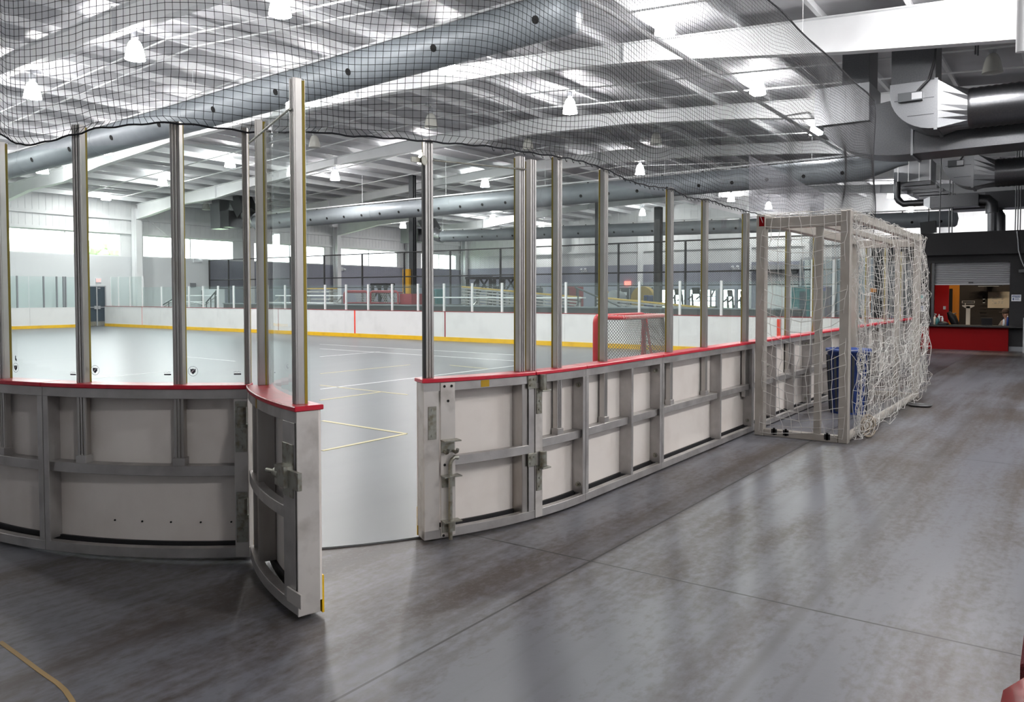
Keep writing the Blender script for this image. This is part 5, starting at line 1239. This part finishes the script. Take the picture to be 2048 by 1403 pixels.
# ================================================================== BEYOND THE FAR SIDE: bleachers, ramps, machines
def upright_at(px, X): return atx(px, 600, X)[1]
def bleacher(y0, y1, X, h, rows, lab, dirn=1):
    t = thing('bleacher', lab, 'bleacher', (X, (y0 + y1) / 2, 0), 'aluminium bleachers')
    for k in range(rows):
        z = h - .30 * k; x = X + .0 - .45 * (k) * dirn
        MB().box((x - .12, y0, z - .04), (x + .12, y1, z)).obj('seat_plank', 'white', t)
        if k < rows - 1: MB().box((x - .36, y0, z - .34), (x - .14, y1, z - .31)).obj('foot_plank', 'alu', t)
    for y in np.linspace(y0 + .15, y1 - .15, max(2, int((y1 - y0) / 1.8) + 1)):
        x2 = X - .45 * (rows - 1) * dirn; mb = MB().bar((X, y, 0), (X, y, h - .04), .05, .05).bar((x2, y, 0), (x2, y, h - .3 * (rows - 1) - .04), .05, .05).bar((X, y, .06), (x2, y, .06), .05, .05).bar((X, y, h - .1), (x2, y, h - .3 * (rows - 1) - .1), .04, .04)
        mb.obj('frame', 'alu', t)
    ys = np.linspace(y0 + .3, y1 - .3, max(3, int((y1 - y0) / 1.3) + 1)); mb = MB()
    for k in range(len(ys) - 1): mb.bar((X + .03, ys[k], h - .35 if k % 2 else .95), (X + .03, ys[k + 1], .95 if k % 2 else h - .35), .04, .04)
    mb.obj('cross_braces', 'white', t)
bleacher(upright_at(1168, 22.4), upright_at(862, 22.4), 22.4, 1.50, 3, 'aluminium bleacher in the middle, in front of the black lifting racks')
bleacher(upright_at(688, 22.6), upright_at(555, 22.6), 22.6, 1.56, 3, 'aluminium bleacher just right of the open gate')
bleacher(upright_at(434, 22.9), upright_at(352, 22.9), 22.9, 1.56, 3, 'aluminium bleacher seen between the third post and the gate')
# dark half wall of the bench area
struct('wall_bench_low', MB().box((21.35, 6.0, 0), (21.45, 31.2, 1.17)), 'dark', label='low dark wall just behind the far rink boards')
struct('wall_bench_ledge', MB().box((21.30, 6.0, 1.17), (21.6, 31.2, 1.21)), 'midgrey', label='grey ledge of the low dark wall')
# sloping stacked ramps
def ramp(pts_, X, lab):
    (pxa, pya), (pxb, pyb) = pts_; a, b = atx(pxa, pya, X), atx(pxb, pyb, X)
    t = thing('slatted_ramp', lab, 'ramp', (X, (a[1] + b[1]) / 2, 0), 'long sloping slatted ramps'); dz = (a[2] - b[2])
    n = 9; hgt = .11
    for k in range(n):
        za, zb_ = a[2] - .06 - hgt * k, b[2] - .06 - hgt * k
        if min(za, zb_) < .12: break
        MB().bar((X, a[1], za), (X, b[1], zb_), .10, .055).obj('slat', 'alu', t)
    MB().bar((X, a[1], a[2]), (X, b[1], b[2]), .14, .05).obj('top_plank', 'yellowwood', t)
    for y in np.linspace(a[1] - .1, b[1] + .1, 6):
        z = a[2] + (b[2] - a[2]) * (y - a[1]) / (b[1] - a[1]); MB().bar((X + .10, y, 0), (X + .10, y, z - .03), .07, .07).obj('leg', 'alu', t)
ramp(((925, 573), (1160, 594)), 23.4, 'long slatted ramp with a yellow top plank behind the middle bleacher')
ramp(((1195, 594), (1495, 623)), 22.9, 'long slatted ramp with a yellow top plank behind the hockey goal')
ramp(((1497, 624), (1600, 633)), 22.7, 'low end of a slatted ramp seen through the netted goal')
b0_ = atx(610, 576, 24.5); b1_ = atx(668, 577, 24.5)
t = thing('bench_stack', 'stack of grey planks with a yellow top, right of the open gate', 'stack', (24.5, (b0_[1] + b1_[1]) / 2, 0))
for k in range(5): MB().box((24.3, b1_[1], 1.0 + .17 * k), (24.7, b0_[1], 1.07 + .17 * k)).obj('plank', 'alu', t)
MB().box((24.3, b1_[1], b0_[2] - .05), (24.7, b0_[1], b0_[2])).obj('top_plank', 'yellowwood', t)
for y in (b0_[1] - .2, b1_[1] + .2): MB().box((24.42, y - .05, 0), (24.58, y + .05, b0_[2] - .05)).obj('leg', 'alu', t)
# handrails
for (pa, pb, X, lab) in (((1255, 590), (1275, 626), 21.8, None), ((1150, 574), (1278, 628), 21.9, 'long dark sloping handrail behind the hockey goal'), ((323, 611), (352, 594), 21.8, 'short dark handrail at the left end of the far boards'), ((412, 605), (431, 583), 21.8, 'dark handrail between the third post and the open gate')):
    if lab is None: continue
    a, b = atx(*pa, X), atx(*pb, X); t = thing('handrail', lab, 'handrail', (X, (a[1] + b[1]) / 2, 0))
    MB().tube([a, b], .03, 8).obj('rail', 'dark', t)
    for f in (.05, .5, .95): c = a + (b - a) * f; MB().tube([(X, c[1], 0), c], .024, 8).obj('baluster', 'dark', t)
# stored red goals behind the far boards
def stored_goal(px0, px1, pyt, X, lab):
    a, b = atx(px0, pyt, X), atx(px1, pyt, X); t = thing('hockey_goal', lab, 'goal', (X, (a[1] + b[1]) / 2, 1.2)); y0, y1, h = b[1], a[1], a[2]
    zb_ = 1.211
    MB().box((X - .3, y0 - .1, 1.11), (X + .8, y1 + .1, 1.15)).obj('base', 'maroon', t) if False else None
    l = [(X, y0, zb_)] + [(X, y0 + .15 - .15 * math.cos(q), h - .15 + .15 * math.sin(q)) for q in np.linspace(0, R(90), 5)] + [(X, y1 - .15 + .15 * math.sin(q), h - .15 + .15 * math.cos(q)) for q in np.linspace(0, R(90), 5)] + [(X, y1, zb_)]
    MB().tube(l, .035, 8).obj('front_frame', 'maroon', t)
    MB().tube([(X, y0, zb_ + .03), (X + .7, y0 + .1, zb_ + .03), (X + .7, y1 - .1, zb_ + .03), (X, y1, zb_ + .03)], .03, 8).obj('base_bar', 'maroon', t)
    MB().tube([(X, y0 + .05, h - .05), (X + .4, y0 + .15, h - .05), (X + .4, y1 - .15, h - .05), (X, y1 - .05, h - .05)], .025, 8).obj('top_bar', 'maroon', t)
    mb = MB()
    for k in range(14):
        y = y0 + .1 + (y1 - y0 - .2) * k / 13; mb.tube([(X + .4, y, h - .05), (X + .7, y, zb_ + .03)], .008, 3)
    for k in range(1, 6): f = k / 6; mb.tube([(X + .4 + .3 * f, y0 + .12, h - .05 - f * (h - zb_ - .08)), (X + .4 + .3 * f, y1 - .12, h - .05 - f * (h - zb_ - .08))], .008, 3)
    mb.obj('mesh', 'whitenet', t); return t
struct('wall_bench_platform', MB().box((21.61, 19.4, 1.0), (24.0, 24.2, 1.209)).box((21.61, 19.4, 0), (21.7, 24.2, 1.0)).box((23.9, 19.4, 0), (24, 24.2, 1.0)), 'dark', label='raised dark platform behind the far boards')
stored_goal(688, 735, 582, 22.2, 'dark red spare goal on the platform, left one'); stored_goal(741, 796, 582, 22.2, 'dark red spare goal on the platform, right one')
a, b = atx(799, 587, 22.3), atx(823, 606, 22.3); tag(MB().box((22.3, b[1], 1.211), (22.9, a[1], a[2])).obj('padded_box', 'maroon', loc=(22.6, (a[1] + b[1]) / 2, 1.2)), 'plain dark red box on the platform beside the spare goals', 'box')
# black lifting racks
def rack(px0, px1, pyt, X, lab, w=.8):
    a, b = atx(px0, pyt, X), atx(px1, pyt, X); t = thing('lifting_rack', lab, 'rack', (X, (a[1] + b[1]) / 2, 0), 'black steel racks beyond the fence'); y0, y1, h = b[1], a[1], a[2]
    for x in (X, X + w):
        for y in (y0, y1): MB().box((x - .06, y - .06, 0), (x + .06, y + .06, h)).obj('upright', 'black', t)
        MB().box((x - .06, y0 - .1, h), (x + .06, y1 + .1, h + .12)).obj('top_beam', 'black', t)
        MB().bar((x, y0, h - .75), (x, y0 + .6, h), .07, .07).bar((x, y1, h - .75), (x, y1 - .6, h), .07, .07).obj('brace', 'black', t)
    MB().box((X, y0 - .05, h), (X + w, y0 + .05, h + .1)).box((X, y1 - .05, h), (X + w, y1 + .05, h + .1)).obj('side_beam', 'black', t)
    MB().tube([(X - .1, y0 - .3, h * .6), (X - .1, y1 + .3, h * .6)], .02, 8).obj('barbell', 'galvdull', t)
rack(935, 981, 558, 30.0, 'left black lifting rack with diagonal braces in the middle distance'); rack(989, 1036, 558, 32.4, 'right black lifting rack with diagonal braces in the middle distance')
rack(745, 771, 571, 28.6, 'small black rack behind the dark red spare goals', .5)
# cage, frames and machines
def machine(px, pyt, X, wpx, kind, lab):
    c = atx(px, pyt, X); y, h = c[1], c[2]; w = abs(atx(px - wpx / 2, pyt, X)[1] - atx(px + wpx / 2, pyt, X)[1]) / 2
    t = thing('exercise_machine', lab, 'exercise machine', (X, y, 0), 'exercise machines in the far gym area')
    MB().box((X - .5, y - w, 0), (X + .6, y + w, .08)).obj('base_frame', 'dark', t)
    if kind == 'stack':
        for yy in (y - w * .9, y + w * .9): MB().box((X + .3, yy - .04, .08), (X + .38, yy + .04, h)).obj('upright', 'slat', t)
        MB().box((X + .28, y - w, h - .1), (X + .42, y + w, h)).obj('top_beam', 'slat', t); MB().box((X + .25, y - w * .5, .08), (X + .45, y + w * .5, h * .55)).obj('weight_stack', 'dark', t)
        MB().box((X - .45, y - w * .4, .42), (X + .1, y + w * .4, .52)).box((X - .2, y - .04, .08), (X - .12, y + .04, .42)).obj('seat', 'black', t); MB().tube([(X - .05, y - w, h * .8), (X - .05, y + w, h * .8)], .02, 6).bar((X - .05, y, h * .8), (X + .3, y, h - .05), .05, .05).obj('handle_bar', 'dark', t)
    else:
        MB().box((X - .5, y - w * .8, .08), (X + .5, y + w * .8, .22)).obj('deck', 'black', t)
        for yy in (y - w * .8, y + w * .8): MB().bar((X + .5, yy, .15), (X + .25, yy, h * .85), .07, .07).bar((X + .25, yy, h * .8), (X - .2, yy, h * .72), .05, .05).obj('upright', 'dark', t)
        MB().bar((X + .30, y, h * .85), (X + .2, y, h), w * 1.5, .08, up=(1, 0, 0)).obj('console', 'black', t)
for k, (px, py, w_, kd, l) in enumerate(((1075, 571, 20, 'stack', 'machine right of the ribbed post beyond the fence'), (1258, 572, 18, 'stack', 'weight machine beside the yellow panel beyond the fence'), (1300, 572, 22, 'stack', 'wide weight machine left of the goal mesh beyond the fence'), (1352, 577, 26, 'tread', 'treadmill silhouetted against the low white window'), (1388, 575, 28, 'tread', 'treadmill at the centre of the low white windows'), (1424, 577, 24, 'stack', 'weight machine between the white and green windows'), (1456, 580, 18, 'tread', 'treadmill in front of the bright green window'), (1482, 582, 16, 'tread', 'dark machine left of the double post'))):
    machine(px, py, 33 + 1.6 * (k % 3), w_ * .72, kd, l)
for (px0, px1, py0, py1, X, m, l, n, c) in ((1193, 1206, 582, 600, 30, 'orange', 'yellow padded panel behind the second single post', 'wall_pad', 'pad'), (1238, 1262, 575, 601, 32, 'dark', 'dark grey cabinet with a white label beyond the fence', 'cabinet', 'cabinet'), (1287, 1296, 590, 602, 29, 'blue', 'blue padded block near the goal mesh', 'padded_block', 'block'), (1062, 1074, 575, 588, 30, 'darkdoor', 'dark green cabinet right of the ribbed post', 'cabinet', 'cabinet'), (1134, 1156, 573, 590, 31, 'maroon', 'dark red container beyond the fence', 'container', 'container'), (845, 872, 578, 600, 25.6, 'teal', 'teal wire-sided cart right of the closed gate post', 'cart', 'cart'), (402, 434, 578, 600, 26, 'paper', 'pale wide panel standing near the fence by the open gate', 'panel_board', 'panel')):
    a, b = atx(px0, py0, X), atx(px1, py1, X); mb = MB().box((X, b[1], 0), (X + .5, a[1], a[2])); o = tag(mb.obj(n, m, loc=(X, (a[1] + b[1]) / 2, 0), bevel=.02), l, c)
    for y in (b[1] + .05, a[1] - .1): MB().box((X - .02, y, .1), (X - .001, y + .04, a[2] - .05)).obj('edge_frame', 'dark' if m != 'dark' else 'slat', o)
    if m == 'dark': MB().box((X - .03, b[1] + .2, a[2] - .35), (X - .021, b[1] + .8, a[2] - .2)).obj('label_plate', 'paper', o)
p = atx(1284, 586, 31); tag(MB().tube([(31, p[1], p[2] - .25), (31.3, p[1], p[2] - .25)], .55, 20).box((30.95, p[1] - .5, 0), (31.35, p[1] + .5, p[2] - .7)).obj('round_target', 'yellowwood', loc=(31, p[1], 0)), 'round tan disc on a stand beyond the fence', 'target')
p = atx(1225, 582, 28.5); tag(MB().tube([(28.5, p[1] - .0, p[2] - .35), (28.9, p[1] - .1, p[2] - .4)], .40, 18).tube([(28.45, p[1], p[2] - .35), (28.51, p[1], p[2] - .35)], .12, 12).box((28.4, p[1] - .25, 0), (29, p[1] + .25, p[2] - .7)).obj('floor_fan', 'slat', loc=(28.5, p[1], 0)), 'pale round floor fan behind the sloping handrail', 'fan')
a, b = atx(805, 538, 27.2), atx(817, 585, 27.2); tag(MB().box((27.2, b[1], 0), (27.5, a[1], a[2])).obj('column_pad', 'orange', loc=(27.3, a[1], 0)), 'tall yellow pad beside the dark column left of the closed gate', 'pad')
# teal machine and dark one through the goal
for (px0, px1, py0, X, m, l) in ((1583, 1620, 573, 25.2, 'teal', 'teal vending machine seen through the netted goal'), (1634, 1652, 572, 25.0, 'blue', 'dark blue vending machine seen through the netted goal')):
    a, b = atx(px0, py0, X), atx(px1, py0, X); t = thing('vending_machine', l, 'vending machine', (X, (a[1] + b[1]) / 2, 0)); MB().box((X, b[1], 0), (X + .7, a[1], a[2])).obj('body', m, t, .02)
    MB().box((X - .012, b[1] + .1, .5), (X - .001, a[1] - .25, a[2] - .15)).obj('front_window', 'darkdoor', t); MB().box((X - .015, a[1] - .2, .8), (X - .001, a[1] - .06, 1.2)).obj('keypad', 'slat', t); MB().box((X - .015, b[1] + .15, .15), (X - .001, a[1] - .3, .32)).obj('tray', 'black', t)
# players' bench benches etc. are hidden; bright red pole by the boards
p = atx(1552, 657, 20.3); q = atx(1552, 683, 20.3); tag(MB().box((RX1 - .02, p[1] - .05, .15), (RX1 - .0125, p[1] + .05, .95)).obj('board_stripe', M.setdefault('brightred', mat('bright_red_strip', (.85, .06, .03), .4)), loc=(RX1, p[1], 0)), 'short bright red upright stripe on the far boards behind the netted goal', 'stripe')

# ================================================================== RED CHAIR cut by the lower right corner
cx_, cy_ = 2.30, -.10
ch = thing('padded_chair', 'red chair at the lower right corner, mostly outside the frame', 'chair', (cx_, cy_ - .25, 0))
a = atz(2031, 1335, .62); b = atz(2047, 1215, .62)
ly = a[1]; lx = a[0]
MB().box((lx, ly - .46, .50), (b[0] + .05, ly - .02, .86)).obj('backrest', 'redfabric', ch, .02) if False else None
dirv = np.array((b[0] - a[0], b[1] - a[1], 0)); dirv /= np.linalg.norm(dirv); sv = np.array((dirv[1], -dirv[0], 0))
c0 = np.array((lx, ly, 0))
MB().obox(c0 + dirv * .22 + sv * .26 + up * .60, dirv, sv, up, .24, .25, .05).obj('seat', 'redfabric', ch, .02)
arm = MB(); cc = c0 - dirv * .10 + sv * .26
arm.add([], [])
prof = []
for i in range(13):
    q_ = math.pi * i / 12; prof.append((math.cos(q_), math.sin(q_)))
vs = []; n = 9
for k in range(n):
    z = .16 + .50 * k / (n - 1); bul = .27 + .03 * math.sin(math.pi * k / (n - 1)) - (.05 if k == n - 1 else 0)
    for c_, s__ in prof: vs.append(cc + sv * (-c_) * bul - dirv * s__ * (bul * .8) + up * z)
fs = [(k * 13 + i, k * 13 + i + 1, (k + 1) * 13 + i + 1, (k + 1) * 13 + i) for k in range(n - 1) for i in range(12)] + [tuple(range((n - 1) * 13, n * 13))]
arm.add(vs, fs, True); arm.obj('shell', 'redplastic', ch)
for dx_, sx_ in ((.0, .08), (.0, .44), (.40, .08), (.40, .44)):
    p = c0 + dirv * dx_ + sv * sx_; MB().tube([p, p + up * .56], .018, 8).obj('leg', 'galvdull', ch)
